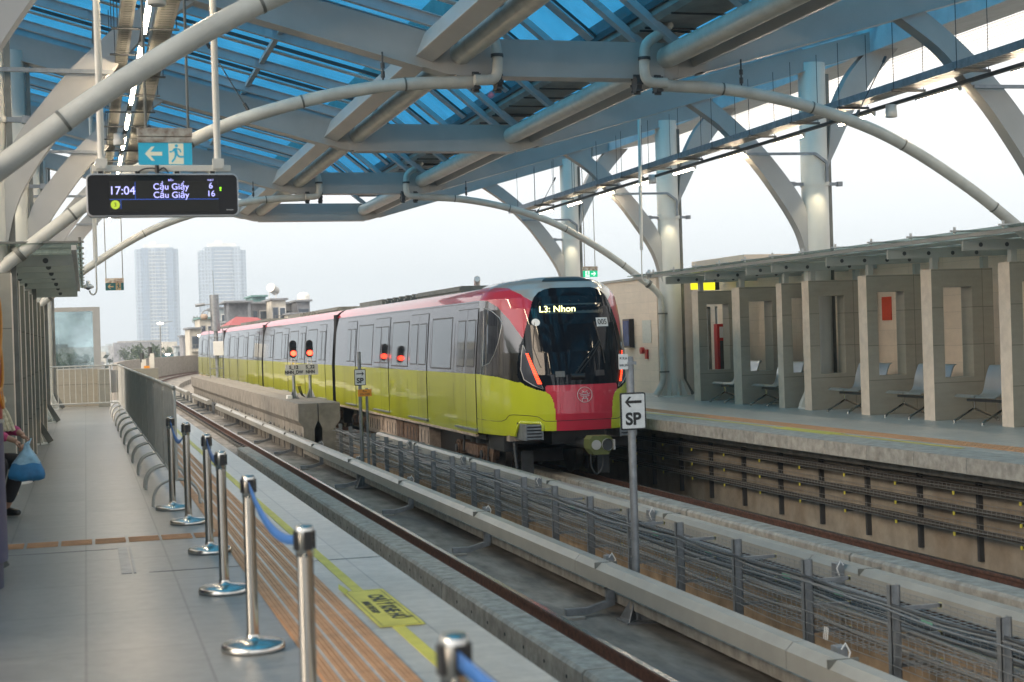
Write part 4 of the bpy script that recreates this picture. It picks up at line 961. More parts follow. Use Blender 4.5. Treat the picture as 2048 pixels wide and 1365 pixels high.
def bogie(yc):
    t = MB()
    for s in (-1,1):
        x = TX+s*0.98
        t.beam((x,yc-1.45,-0.62),(x,yc+1.45,-0.62),0.16,0.16,0); t.box(x-0.1,x+0.1,yc-0.5,yc+0.5,-0.74,-0.52,0)
        t.tube([(x-0.05*s,yc-0.25,-0.5),(x-0.05*s,yc-0.25,-0.28)],0.13,12,1); t.tube([(x-0.05*s,yc+0.25,-0.5),(x-0.05*s,yc+0.25,-0.28)],0.13,12,1)
        for dy in (-1.05,1.05):
            t.box(x-0.12,x+0.12,yc+dy-0.17,yc+dy+0.17,-0.78,-0.50,0); t.tube([(x-0.14*s,yc+dy,-0.66),(x+0.16*s,yc+dy,-0.66)],0.14,14,0)
            t.tube([(x+0.12*s,yc+dy,-0.66),(x+0.19*s,yc+dy,-0.66)],0.08,12,1)
        t.tube([(x+0.1*s,yc-1.3,-0.4),(x+0.12*s,yc-1.35,-0.8),(x+0.1*s,yc-1.15,-0.95)],0.02,6,1); t.tube([(x+0.1*s,yc+0.6,-0.3),(x+0.14*s,yc+0.55,-0.7)],0.025,6,1)
        t.beam((x+0.08*s,yc-1.75,-0.35),(x+0.1*s,yc-1.55,-0.95),0.07,0.1,0); t.box(x-0.02,x+0.14*s if s>0 else x+0.02,yc-0.1,yc+0.1,-0.98,-0.70,0)
    t.box(TX-0.95,TX+0.95,yc-0.2,yc+0.2,-0.72,-0.56,0)
    bo = t.build('bogie', [m_brown,m_dark], train, bevel=0.01)
    for dy in (-1.05,1.05):
        for s in (-1,1):
            x = TX+s*0.72
            MB().tube([(x-0.06,yc+dy,-0.65),(x+0.06,yc+dy,-0.65)],0.415,32).tube([(x-0.08*s-0.01,yc+dy,-0.65),(x-0.08*s+0.01,yc+dy,-0.65)],0.445,32).build('wheel', mat('wheel_steel',(0.18,0.16,0.14),0.35,metal=0.8,var=0.2), bo)
# car 1: door/window edges taken from image pixels, cast onto the body side
yy_ = lambda px: at(px, 745, x=SX).y
d1 = [(yy_(951),yy_(912)),(yy_(853),yy_(819)),(yy_(777),yy_(748)),(yy_(711),yy_(693))]
w1 = [(yy_(900),yy_(862)),(yy_(814),yy_(783)),(yy_(743),yy_(716))]
CL = 19.05
y1_ = 45.15
car(28.2, y1_, 0, True, {'doors':d1,'windows':w1,'seams':[28.22,d1[0][0]-0.35,d1[0][1]+0.25,d1[1][0]-0.25,d1[1][1]+0.25,d1[2][0]-0.2]})
for k in range(1,4):
    a = y1_+0.55+(k-1)*CL; b_ = a+CL-0.55
    ds = [(a+2.1+q*4.55-0.7, a+2.1+q*4.55+0.7) for q in range(4)]; ws = [(ds[q][1]+0.55, ds[q+1][0]-0.55) for q in range(3)]
    car(a, b_, k, False, {'doors':ds,'windows':ws,'seams':[a+0.5,b_-0.5]})
    g = MB()
    for q in range(6): g.box(TX-1.30+0.03*(q%2),TX+1.30,a-0.55+q*0.09,a-0.55+q*0.09+0.088,-0.25,2.40-0.03*(q%2))
    g.build('gangway_bellows', mat('bellows_rubber',(0.015,0.015,0.017),0.7,var=0.1), train)
    bogie(a+2.6); bogie(b_-2.6)
bogie(28.2+1.6); bogie(y1_-2.6)
m = MB().tube([(TX-1.05,26.55,-1.0),(TX-1.05,26.75,-0.3)],0.03,6).box(TX-0.95,TX+0.95,26.9,26.96,-0.50,-0.36).box(TX-0.85,TX-0.62,27.0,27.04,-0.98,-0.5).box(TX+0.62,TX+0.85,27.0,27.04,-0.98,-0.5)
m.build('obstacle_guard', m_dark, train)
# ================================================================ SHELTER AND ROOM ON THE FAR PLATFORM
sh = thing('waiting_shelter', (14.3,26,0), 'long stone-clad waiting shelter with open partition walls and a glass canopy on the far platform', 'shelter')
PIERS = [(32.39,30),(30.10,28.25),(28.10,27.12),(26.86,24.86),(24.6,22.62),(22.42,20.37),(20.2,18.2)]
pys = [(32.39,32.75),(30.10,30.5),(28.05,28.3),(26.86,27.15),(24.6,24.9),(22.42,22.75),(20.2,20.5),(17.9,18.2),(15.7,16.0)]
for k,(ya,yb) in enumerate(pys):
    x0, x1, zt = 13.45, 14.6, 2.50
    m = MB()
    wx0,wx1,wz0,wz1 = 13.66,14.20,0.70,2.20
    m.box(x0,wx0,ya,yb,0,zt).box(wx1,x1,ya,yb,0,zt).box(wx0,wx1,ya,yb,0,wz0).box(wx0,wx1,ya,yb,wz1,zt)
    m.build('partition', m_stonex if True else m_stone, sh)
    MB().box(x0-0.004,x0,ya,yb,0,zt).build('lit_end_face', mat('stone_lit_end',(0.70,0.59,0.48),0.45,var=0.08,scale=6), sh)  # end faces paler than the partition stone: tube light put into the colour
m = MB(); m.box(15.0,15.15,12,34.9,0,2.9).build('back_wall', m_wall, sh)
# canopy: sloping steel ribs with holes, purlins, glass
zc0, zc1 = 2.84, 3.0
for k,(ya,yb) in enumerate(pys):
    yc = (ya+yb)/2
    m = MB(); m.beam((12.75,yc,2.76),(15.0,yc,2.80),0.05,0.16); m.box(13.55,13.65,yc-0.05,yc+0.05,2.5,2.7).box(14.5,14.6,yc-0.05,yc+0.05,2.5,2.7)
    h = MB()
    for x in (13.05,13.5,13.95,14.4): m.tube([(x,yc-0.028,2.77),(x,yc+0.028,2.77)],0.035,12,1)
    m.build('canopy_rib', [mat('shelter_steel',(0.40,0.41,0.38),0.5,var=0.08), m_dark], sh)
for x in (12.62,13.5,14.4): MB().box(x-0.03,x+0.03,12,34.3,2.86,2.92).build('canopy_purlin', m_paint, sh)
MB().box(12.45,15.1,12,34.3,2.935,2.95).build('canopy_glass', m_canopy, sh)
m = MB()
y = 12.6
while y < 34.3: m.box(12.4,15.1,y-0.02,y+0.02,2.95,2.975); m.tube([(12.47,y,2.92),(12.47,y,3.02)],0.02,6); y += 1.25
m.build('glass_fixing', m_alu, sh)
# station room behind the train
rm = thing('platform_room', (16,42,0), 'beige tiled platform room at the far end of the far platform', 'room')
MB().box(14.3,18,37.2,62,0,3.02).build('wall', m_wall, rm)
MB().box(14.25,18,37.15,62,3.02,3.08).build('parapet_cap', mat('cap_grey',(0.45,0.42,0.38),0.6,var=0.1), rm)
MB().box(15.3,18,33.9,37.2,0,3.4).build('wall', m_wall, rm)
for (x,ya) in ((15.3,34.6),(15.3,36.1)):
    d = MB().box(x-0.05,x-0.005,ya,ya+0.95,0,2.15).build('door', mat('door_grey',(0.45,0.44,0.44),0.45,var=0.04), rm)
    MB().box(x-0.07,x-0.005,ya-0.05,ya,0,2.2).box(x-0.07,x-0.005,ya+0.95,ya+1.0,0,2.2).box(x-0.07,x-0.005,ya-0.05,ya+1.0,2.15,2.2).build('door_frame', m_tray, rm)
    MB().box(x-0.10,x-0.05,ya+0.1,ya+0.25,0.98,1.03).build('handle', m_black, d)
q = thing('information_screen', (14.2,39.15,1.6), 'dark-edged blue information screen on the beige wall right of the train', 'screen')
MB().box(14.16,14.3,38.95,39.5,1.20,1.98).build('casing', m_black, q, bevel=0.01); MB().box(14.15,14.16,39.0,39.45,1.25,1.93).build('display', mat('blue_screen',(0.03,0.06,0.18),0.25,var=0.2,scale=5), q)
tag(MB().box(14.285,14.295,37.65,38.3,1.32,1.92).build('notice_board', mat('notice_paper',(0.55,0.55,0.50),0.6,var=0.1,scale=14)), 'pale paper notice on the beige wall beside the column', 'notice')
q = thing('fire_call_point', (14.25,38.0,1.05), 'small red fire alarm call point and bell low on the beige wall', 'fire alarm')
MB().tube([(14.2,38.25,1.12),(14.29,38.25,1.12)],0.09,16).build('bell', mat('fire_red',(0.45,0.02,0.02),0.35,var=0), q); MB().box(14.24,14.295,37.9,38.05,0.9,1.15).build('box', mat('fire_red',(0,0,0)), q)
q = thing('fire_cabinet', (14.65,33.9,1.0), 'red fire extinguisher cabinet seen through the farthest shelter partition', 'fire cabinet')
MB().box(14.46,14.82,33.7,33.9,0.35,1.75).build('cabinet', mat('fire_red',(0,0,0)), q); MB().box(14.52,14.76,33.69,33.7,0.45,1.35).build('glass_door', m_glasssd, q); MB().box(14.52,14.76,33.69,33.7,1.42,1.68).build('label', m_white, q)
q = thing('platform_sign', (14.4,34.3,2.8), 'bright yellow lit platform sign tucked under the far end of the shelter canopy', 'sign')
MB().box(14.13,14.36,34.4,34.46,2.60,2.88).box(14.42,14.74,34.4,34.46,2.58,2.90).build('panel', mat('lit_yellow',(0.9,0.8,0.02),0.4,var=0,emit=(0.95,0.85,0.02),es=0.9), q); MB().box(14.36,14.42,34.41,34.45,2.60,2.88).box(14.74,14.86,34.41,34.45,2.58,2.90).build('frame', m_dark, q)
pa_ = at(1765,617,x=14.99); pb_ = at(1783,617,x=14.99)
tag(MB().box(14.975,14.997,pb_.y,pa_.y,at(1774,641,x=14.98).z,at(1774,594,x=14.98).z).build('poster', mat('red_poster',(0.62,0.07,0.03),0.5,var=0.06)), 'orange-red poster on the shelter back wall, seen through a partition opening', 'poster')
# steel bench seats between the partitions
def bench(y0, n, lab):
    t = thing('bench_seat', (14.1,y0,0), lab, 'bench', 'steel bench seats in the far shelter')
    xb = 14.02
    for k in range(n):
        y = y0+k*0.60
        m = MB(); w2 = 0.27
        P = arc([(xb-0.52,0,0.42),(xb-0.44,0,0.45),(xb-0.22,0,0.425),(xb-0.06,0,0.42),(xb+0.02,0,0.50),(xb+0.07,0,0.70),(xb+0.14,0,0.88),(xb+0.19,0,0.905)],4); V = []
        for p in P: V += [(p.x,y-w2,p.z),(p.x,y+w2,p.z),(p.x+0.012,y+w2,p.z-0.014),(p.x+0.012,y-w2,p.z-0.014)]
        F = [(i*4+a,i*4+(a+1)%4,(i+1)*4+(a+1)%4,(i+1)*4+a) for i in range(len(P)-1) for a in range(4)]+[(0,1,2,3),tuple(range(len(V)-4,len(V)))]
        m.add(V,F,0,False).build('seat', m_seat, t)
    MB().box(xb-0.30,xb-0.22,y0-0.25,y0+(n-1)*0.6+0.25,0.33,0.37).build('beam', m_dark, t)
    for y in (y0-0.1,y0+(n-1)*0.6+0.1):
        MB().tube([(xb-0.26,y,0.36),(xb-0.26,y,0.22)],0.022,8).tube([(xb-0.62,y,0.035),(xb-0.26,y,0.22),(xb+0.16,y,0.035)],0.022,8).tube([(xb-0.63,y,0.0),(xb-0.63,y,0.04)],0.03,8).tube([(xb+0.17,y,0.0),(xb+0.17,y,0.04)],0.03,8).build('leg', m_chrome, t)
    return t
bn = ['steel bench seat in the nearest bay of the far shelter, by the right edge','steel bench seat in the second nearest bay of the far shelter','steel bench seat in the third bay, past the opening with the red poster','steel bench seat in the narrow bay of the shelter, mostly hidden','steel bench seat in the far bay beside the fire cabinet']
for k,(y,n) in enumerate([(21.05,2),(23.25,2),(25.4,2),(28.85,2),(31.0,2)]): bench(y,n,bn[k])
# ================================================================ SHELTER ON THE NEAR PLATFORM
sl = thing('waiting_shelter', (-1.8,24,0), 'stone-clad shelter along the left with a stepped steel and glass canopy', 'shelter')
for y in (18.0,20.1,21.7,23.5,25.0,27.3,29.2,31.8):
    MB().box(-2.3,-0.78,y-0.13,y+0.13,0,2.48).build('partition', m_stonex, sl)
    MB().box(-0.78,-0.774,y-0.13,y+0.13,0,2.48).build('lit_end_face', mat('stone_lit_end',(0,0,0)), sl)  # same paler ends, with the light carried by their colour
    if y < 19: continue
    m = MB().box(-2.3,-0.12,y-0.03,y+0.03,2.66,2.80)
    for x in (-0.45,-0.95,-1.5): m.tube([(x,y-0.033,2.73),(x,y+0.033,2.73)],0.035,12,1)
    m.build('canopy_rib', [mat('shelter_steel',(0,0,0)), m_dark], sl)
for x in (-0.10,-1.0,-1.9): MB().box(x-0.03,x+0.03,19.3,33,2.81,2.87).build('canopy_purlin', m_paint, sl)
MB().box(-2.6,0.0,19.3,33,2.885,2.90).build('canopy_glass', m_canopy, sl)
m = MB(); y = 19.35
while y < 33: m.box(-2.6,0.02,y-0.02,y+0.02,2.90,2.925); m.tube([(-0.03,y,2.86),(-0.03,y,2.97)],0.018,6); y += 1.2
m.build('glass_fixing', m_tray, sl)
MB().box(-2.45,-2.3,8,33,0,2.9).build('back_wall', m_stone, sl)
# end of the near platform: low clad walls, glass screen
q = thing('end_wall', (0.5,47,0), 'low olive stone-clad wall closing the end of the near platform', 'wall')
MB().box(-2.6,0.30,44.9,45.1,0,1.04).build('cladding', m_stonex, q); MB().box(0.30,0.62,43.9,45.1,0,1.04).build('cladding', m_stonex, q)
MB().box(0.66,1.2,45.0,45.06,0.35,1.0).build('grey_panel', m_alu, q)
tag(MB().box(1.22,1.95,44.0,44.2,0.0,1.02).build('end_block', m_stonex), 'free-standing olive stone-clad block beside the platform edge at its far end', 'wall')
q = thing('glass_screen', (-0.4,45,1.0), 'grey-framed glass screen standing on the end wall of the near platform', 'glass screen')
MB().box(-1.16,0.22,44.97,45.0,1.08,2.68).build('pane', m_clear, q)
MB().box(-1.25,0.42,44.93,45.04,2.68,2.80).box(0.22,0.42,44.93,45.04,1.045,2.68).box(-1.25,-1.16,44.93,45.04,1.045,2.68).box(-1.16,0.22,44.93,45.04,1.045,1.08).build('frame', m_alu, q)
# ================================================================ CROWD BARRIERS
def barrier_geo(L):
    z0, z1 = 0.27, 1.19; r = 0.019
    f = MB().tube(arc([(0,0,z0),(0,0,z1-0.1),(0,0.03,z1-0.02),(0,0.11,z1),(0,L-0.11,z1),(0,L-0.03,z1-0.02),(0,L,z1-0.1),(0,L,z0)],3),r,8).tube([(0,0,z0),(0,L,z0)],r,8)
    bars = [MB().tube([(0,y,z0),(0,y,z1)],0.009,6) for y in [L*k/15 for k in range(1,15)]]
    feet = [MB().tube(arc([(-0.235,y,0.0),(-0.22,y,0.12),(-0.15,y,0.22),(0,y,0.265),(0.15,y,0.22),(0.22,y,0.12),(0.235,y,0.0)],4),0.015,8) for y in (0.10,L-0.10)]
    return f,bars,feet
def make_barrier(loc, rot, L, lab):
    t = thing('crowd_barrier', (0,0,0), lab, 'barrier', 'steel crowd barriers')
    f,bars,feet = barrier_geo(L); f.build('frame', m_barr, t)
    for b_ in bars: b_.build('bar', m_barr, t)
    for b_ in feet: b_.build('foot', m_barr, t)
    t.location = loc; t.rotation_euler = (0,0,rot); return t
B0 = make_barrier((0.84,15.7,0), 0.0, 2.1, 'nearest crowd barrier of the row, behind the belt posts')
for k in range(1,11):
    c = copy_tree(B0); c.location = (0.84-0.006*k, 15.7+2.14*k, 0); c.rotation_euler = (0,0,0.003)
    c['label'] = '%s crowd barrier from the camera in the row along the platform edge' % ORD[k]
c = copy_tree(B0); c.location = (0.86,39.2,0); c.rotation_euler = (0,0,math.pi/2); c['label'] = 'crowd barrier standing across the end of the near platform'
# ================================================================ BELT POSTS
BP = [(0.80,3.45),(0.77,5.75),(0.80,8.1),(0.82,10.05),(0.88,12.05),(0.85,14.1),(0.78,15.4)]
BL = ['blurred chrome belt post in the foreground, cut off by the bottom edge','chrome belt post, second from the camera, its base out of frame','third chrome belt post from the camera, with the largest visible base','fourth chrome belt post from the camera','fifth chrome belt post from the camera, beside the orange cross strip','sixth chrome belt post from the camera, short belt to its left','farthest chrome belt post, in front of the nearest crowd barrier']
def belt_post(x, y, lab):
    t = thing('belt_post', (x,y,0), lab, 'belt post', 'chrome posts with blue belts')
    MB().lathe([(0,0.0),(0.165,0.0),(0.168,0.012),(0.165,0.03),(0.155,0.042),(0.06,0.052),(0.034,0.06),(0.034,0.085)],(x,y,0.001),36).build('base', mat('brushed_base',(0.60,0.59,0.56),0.24,metal=1.0,var=0.05), t)
    MB().lathe([(0.0315,0.05),(0.0315,0.80)],(x,y,0),28).build('tube', m_chrome, t)
    h = MB().lathe([(0.0315,0.80),(0.0345,0.80),(0.0345,0.905),(0.031,0.915),(0,0.917)],(x,y,0),28).build('head', m_chrome, t)
    m = MB()
    for a in range(4):
        mt = Matrix.Translation(Vector((x,y,0))) @ Matrix.Rotation(a*math.pi/2+0.25,4,'Z')
        m.box(0.030,0.039,-0.016,0.016,0.825,0.895,0,mt)
    m.build('belt_clip', m_black, h); return t
for (x,y),l in zip(BP,BL): belt_post(x,y,l)
def belt(a, b_, sag, lab):
    m = MB(); V = []; n = 24
    for k in range(n+1):
        u = k/n; p = Vector(a).lerp(Vector(b_),u); z = 0.865-sag*4*u*(1-u); tw = 0.35*math.sin(u*math.pi)
        h_ = 0.020; V += [(p.x-h_*math.sin(tw),p.y,z-h_*math.cos(tw)),(p.x+h_*math.sin(tw),p.y,z+h_*math.cos(tw))]
    m.add(V,[(2*k,2*k+2,2*k+3,2*k+1) for k in range(n)],0,True)
    o = m.build('belt', m_blueb); s_ = o.modifiers.new('solid','SOLIDIFY'); s_.thickness = 0.002
    tag(o, lab, 'belt', 'blue retractable belts')
def bpt(i, dy): return (BP[i][0], BP[i][1]+dy, 0)
belt(bpt(0,-0.04),(1.0,1.6,0),0.06,'blurred blue belt leaving the foreground post at the bottom edge')
belt(bpt(2,-0.04),bpt(1,0.04),0.10,'longest blue belt hanging between the two tallest posts')
belt(bpt(4,-0.04),bpt(3,0.04),0.07,'blue belt hanging between the fourth and fifth posts')
belt(bpt(6,-0.04),bpt(5,0.04),0.16,'deeply sagging blue belt between the two farthest posts')
# ================================================================ SIGNS
ds = thing('arrival_display', (0.66,13.2,2.87), 'black hanging arrival display reading 17:04 and Cầu Giấy 6 and 16', 'display')
def rrect(x0,x1,z0,z1,r,n=6):
    P = []
    for cx,cz,a0 in ((x1-r,z1-r,0),(x0+r,z1-r,90),(x0+r,z0+r,180),(x1-r,z0+r,270)):
        for k in range(n+1): a = math.radians(a0+90*k/n); P.append((cx+r*math.cos(a),cz+r*math.sin(a)))
    return P
dx0,dx1,dz0,dz1 = 0.045,1.298,2.70,3.062
m = MB().prism(rrect(dx0,dx1,dz0,dz1,0.05),'y',13.20,13.33).build('casing', mat('casing_grey',(0.55,0.55,0.56),0.35,metal=0.5,var=0), ds, bevel=0.006)
MB().prism(rrect(dx0+0.012,dx1-0.012,dz0+0.012,dz1-0.012,0.042),'y',13.190,13.199).build('front_panel', mat('panel_black',(0.008,0.008,0.009),0.25,var=0,spec=0.3), ds)
scr = MB().box(0.232,1.128,2.742,2.998,13.0,13.0).build if False else None
scr = MB().box(0.232,1.128,13.185,13.189,2.74,3.00).build('screen', mat('screen_off',(0.012,0.012,0.012),0.4,var=0,spec=0.2,emit=(0.02,0.02,0.018),es=0.5), ds)
m_led = mat('lit_lilac',(0.5,0.5,0.9),0.5,var=0,emit=(0.42,0.42,0.95),es=1.1)
m_bl = mat('lit_blue',(0.03,0.1,0.5),0.5,var=0,emit=(0.03,0.10,0.55),es=1.0)
yy = 13.182
text('lettering','17:04',(0.335,yy,2.915),0.098,m_led,scr); text('lettering','Cầu Giấy',(0.735,yy,2.948),0.074,m_led,scr); text('lettering','Cầu Giấy',(0.735,yy,2.878),0.074,m_led,scr)
text('lettering','6',(1.065,yy,2.955),0.070,m_led,scr); text('lettering','16',(1.065,yy,2.888),0.070,m_led,scr); text('lettering','ĐẾN',(0.735,yy,3.003),0.020,m_led,scr); text('lettering','PHÚT',(1.065,yy,3.003),0.020,m_led,scr)
MB().box(0.232,1.128,yy,yy+0.002,2.843,2.8455).box(0.440,0.4425,yy,yy+0.002,2.846,2.99).box(0.320,0.3225,yy,yy+0.002,2.765,2.842).build('divider', m_bl, scr)
rd = MB(); rd.tube([(0.276,yy-0.001,2.800),(0.276,yy+0.001,2.800)],0.037,28); rd = rd.build('line_badge', mat('lit_green',(0.3,0.4,0.03),0.5,var=0,emit=(0.33,0.42,0.03),es=0.9), scr)
text('lettering','3',(0.276,yy-0.003,2.799),0.046,m_ink,rd)
MB().box(1.14,1.152,13.186,13.19,2.93,2.945).box(1.14,1.152,13.186,13.19,2.915,2.925).build('status_light', mat('lit_lime',(0.3,1,0),0.5,var=0,emit=(0.3,1,0.02),es=1.5), ds)
MB().box(1.19,1.25,13.187,13.19,2.750,2.754).build('maker_line', m_white, ds)
MB().box(0.10,1.24,13.22,13.28,3.085,3.135).build('cross_bar', m_paintw, ds, bevel=0.004)
for x in (0.165,0.465,0.79,1.085): MB().box(x-0.027,x+0.027,13.215,13.30,3.062,3.085,0).box(x-0.020,x+0.020,13.21,13.216,3.064,3.084,1).build('mount', [m_paintw,m_black], ds)
for x,xx in ((0.175,0.175),(1.135,1.135)):
    MB().box(x-0.048,x+0.048,13.20,13.225,3.10,3.19).tube([(x-0.022,13.195,3.12),(x-0.022,13.2,3.12)],0.012,10).tube([(x+0.022,13.195,3.12),(x+0.022,13.2,3.12)],0.012,10).build('clamp_plate', m_paintw, ds, bevel=0.003)
    MB().tube([(x,13.25,3.19),(x,13.25,zr(x)+DP)],0.029,14).build('pole', m_paintw, ds)
MB().tube(arc([(0.46,13.21,3.07),(0.52,13.19,3.10),(0.60,13.19,3.105),(0.63,13.2,3.08),(0.68,13.19,3.11),(0.72,13.2,3.065)],4),0.006,6).tube([(0.625,13.19,3.065),(0.625,13.19,3.13)],0.018,8).build('cable', m_black, ds)
def running_man(cx, y, cz, s, m, parent, flip=1):
    P = lambda a,c: (cx+flip*a*s, y, cz+c*s)
    b_ = MB().tube([(P(0.02,0.36)[0],y-0.001,cz+0.36*s),(P(0.02,0.36)[0],y+0.001,cz+0.36*s)],0.075*s,14)
    for q,r in (([(-0.06,0.25),(0.02,0.0)],0.075),([(-0.02,0.24),(-0.18,0.10),(-0.30,0.08)],0.032),([(0.0,0.23),(0.16,0.20),(0.22,0.06)],0.032),([(0.0,0.02),(0.13,-0.14),(0.36,-0.14)],0.042),([(0.0,0.02),(-0.06,-0.20),(-0.20,-0.38)],0.042)):
        for (a,c) in zip(q[:-1],q[1:]): b_.beam(P(*a),P(*c),2*r*s,0.002,up=(0,1,0))
    return b_.build('running_figure', m, parent)
def arrow(x0, x1, y, z, h, m, parent, name='arrow'):
    """arrow pointing from x1 to x0"""
    d = 1 if x1 > x0 else -1; hw = h; L = abs(x1-x0)
    P = [(x0,z),(x0+d*h*0.9,z+hw),(x0+d*h*0.9+d*h*0.45,z+hw),(x0+d*h*0.75,z+h*0.27),(x1,z+h*0.27),(x1,z-h*0.27),(x0+d*h*0.75,z-h*0.27),(x0+d*h*1.35,z-hw),(x0+d*h*0.9,z-hw)]
    return MB().prism(P if d > 0 else P[::-1],'y',y-0.002,y).build(name, m, parent)
m_teal = mat('lit_teal',(0.02,0.30,0.42),0.4,var=0.08,emit=(0.02,0.33,0.47),es=0.35)
m_cream = mat('lit_cream',(0.75,0.70,0.52),0.4,var=0.05,emit=(0.7,0.65,0.45),es=0.25)
m_rustw = mat('rusty_white',(0.60,0.55,0.46),0.6,var=0.25,scale=14,col2=(0.22,0.09,0.03))
def exit_sign(x, y, z, w_, arrow_left, lab, cols, rods, name='exit_sign'):
    """x,z = centre of the lit panel; w_ = panel width"""
    t = thing(name, (x,y,z), lab, 'exit sign', 'hanging exit signs'); h = w_*0.42; tl_, cr = cols
    pn = MB().box(x-w_/2,x+w_/2,y,y+0.02,z-h/2,z+h/2).build('panel', tl_, t)
    MB().box(x-w_/2-0.004,x+w_/2+0.004,y-0.015,y+0.045,z+h/2,z+h/2+0.045).box(x-w_/2-0.006,x+w_/2+0.006,y-0.02,y+0.05,z+h/2+0.050,z+h/2+0.115).build('housing', m_rustw, t, bevel=0.003)
    MB().tube([(x,y-0.024,z+h/2+0.095),(x,y-0.02,z+h/2+0.095)],0.011,12).build('knob', m_rustw, t) if w_ > 0.4 else None
    s = 1 if arrow_left else -1
    dr = MB().box(*sorted((x+s*w_*0.06,x+s*w_*0.34)),y-0.002,y,z-h*0.47,z+h*0.47).build('door_symbol', cr, pn)
    running_man(x+s*w_*0.20, y-0.004, z, h*1.0, tl_, dr, 1)
    arrow(x-s*w_*0.38, x-s*w_*0.06, y-0.001, z, h*0.32, cr, pn)
    for dx in rods: MB().tube([(x+dx,y+0.02,z+h/2+0.115),(x+dx,y+0.02,zr(x)+DP if name else 0)],0.011,8).build('rod', m_tray, t)
    return t
exit_sign(0.656,12.4,3.130,0.415,True,'large teal exit sign with left arrow and running figure above the arrival display',(m_teal,m_cream),(-0.145,0.185))
m_tealD = mat('dull_teal',(0.02,0.12,0.13),0.4,var=0.08)
m_creamD = mat('dull_tan',(0.45,0.32,0.18),0.5,var=0.05)
exit_sign(0.74,39.0,3.13,0.44,True,'small far exit sign with left arrow, hanging over the end of the near platform',(m_tealD,m_creamD),(-0.20,0.20))
m_greenl = mat('lit_green_sign',(0.0,0.45,0.22),0.4,var=0,emit=(0.0,0.50,0.22),es=0.6)
exit_sign(13.45,40.0,3.26,0.42,False,'bright green exit sign with right arrow above the train, beside the far column',(m_greenl,mat('lit_white_sign',(0.9,0.95,0.9),0.4,var=0,emit=(0.8,0.95,0.85),es=0.6)),(-0.15,0.15))
def sp_sign(x, y, z0, zc, w_, h, pr_top, right, lab, rp=0.04):
    t = thing('stop_point_sign', (x,y,z0), lab, 'track sign', 'SP track signs')
    MB().tube([(x,y,z0),(x,y,pr_top)],rp,14).build('post', m_galv, t)
    g = MB().box(x-0.17,x+0.17,y-0.17,y+0.17,z0,z0+0.02)
    for a in range(4):
        d = Vector((math.cos(a*math.pi/2+0.78),math.sin(a*math.pi/2+0.78),0)); c = Vector((x,y,z0+0.02)); n_ = Vector((-d.y,d.x,0))*0.006
        g.add([c+d*0.03-n_,c+d*0.20-n_,c+d*0.03+Vector((0,0,0.26))-n_,c+d*0.03+n_,c+d*0.20+n_,c+d*0.03+Vector((0,0,0.26))+n_],[(0,1,2),(5,4,3),(0,3,4,1),(1,4,5,2)])
    g.build('foot', m_galv, t)
    MB().prism(rrect(x-w_/2,x+w_/2,zc-h/2,zc+h/2,0.02),'y',y-rp-0.022,y-rp-0.002).build('frame', m_ink, t, bevel=0.003)
    bd = w_*0.055
    p = MB().prism(rrect(x-w_/2+bd,x+w_/2-bd,zc-h/2+bd,zc+h/2-bd,0.012),'y',y-rp-0.025,y-rp-0.0225).build('plate', m_signw, t)
    yf = y-rp-0.0255
    if right: arrow(x+w_*0.33,x-w_*0.33,yf,zc+h*0.22,h*0.115,m_ink,p)
    else: arrow(x-w_*0.33,x+w_*0.33,yf,zc+h*0.25,h*0.14,m_ink,p)
    text('lettering','SP',(x-0.004,yf-0.001,zc-h*0.22),w_*0.62,m_ink,p,bold=0.006*w_/0.26)
    return t
t = sp_sign(5.30,14.6,-1.32,0.81,0.272,0.375,1.36,False,'large white SP sign with left arrow on a post in the foreground trackbed')
pl = MB().prism(rrect(5.165,5.262,1.235,1.39,0.008),'y',14.545,14.555).build('small_plate', m_signw, t)
text('lettering','PF_TK_01',(5.213,14.544,1.345),0.030,m_ink,pl,bold=0.0006,xs=0.62); text('lettering','NHN_DN',(5.213,14.544,1.275),0.030,m_ink,pl,bold=0.0006,xs=0.7)
MB().box(5.255,5.35,14.54,14.60,1.28,1.31).build('bracket', m_galv, t)
sp_sign(5.21,30.0,-1.30,0.885,0.228,0.32,1.39,True,'smaller white SP sign with right arrow on a slim post before the train side',0.035)
t = thing('kilometre_sign', (5.33,30.1,-1.3), 'orange kilometre plate on a thin post beside the smaller SP sign', 'track sign')
MB().tube([(5.36,30.1,-1.3),(5.36,30.1,0.66)],0.028,10).build('post', m_galv, t)
p = MB().box(5.155,5.43,29.935,29.945,0.505,0.645).build('plate', mat('plate_orange',(0.75,0.28,0.02),0.45,var=0.05), t)
text('lettering','Km',(5.29,29.934,0.607),0.055,m_ink,p); text('lettering','10+100',(5.29,29.934,0.545),0.065,m_ink,p)
# cctv cameras
t = thing('dome_camera', (0.2,28,2.7), 'white dome camera on a hooked pole hanging over the near platform', 'camera', 'cctv cameras')
MB().tube([(0.21,28,zr(0.2)+DP),(0.22,28,3.15)],0.038,12).build('pole', m_paintw, t)
MB().tube(arc([(0.22,28,3.16),(0.225,28,2.75),(0.215,28,2.62),(0.17,28,2.565),(0.12,28,2.585),(0.10,28,2.64)],5),0.014,8).build('hook', m_paintw, t)
MB().lathe([(0.0,0.11),(0.03,0.11),(0.035,0.06),(0.09,0.02),(0.095,-0.01),(0.06,-0.03),(0.0,-0.03)],(0.08,28,2.70),18).tube([(0.08,27.93,2.69),(0.08,27.96,2.69)],0.045,14,1).build('dome', [m_white,m_black], t)
t = thing('dome_camera', (11.7,31,2.9), 'dark dome camera on a long hooked pole beside the far column', 'camera', 'cctv cameras')
MB().tube([(11.64,31,zr(11.6)+DP),(11.60,31,3.38)],0.035,12).build('pole', m_paintw, t)
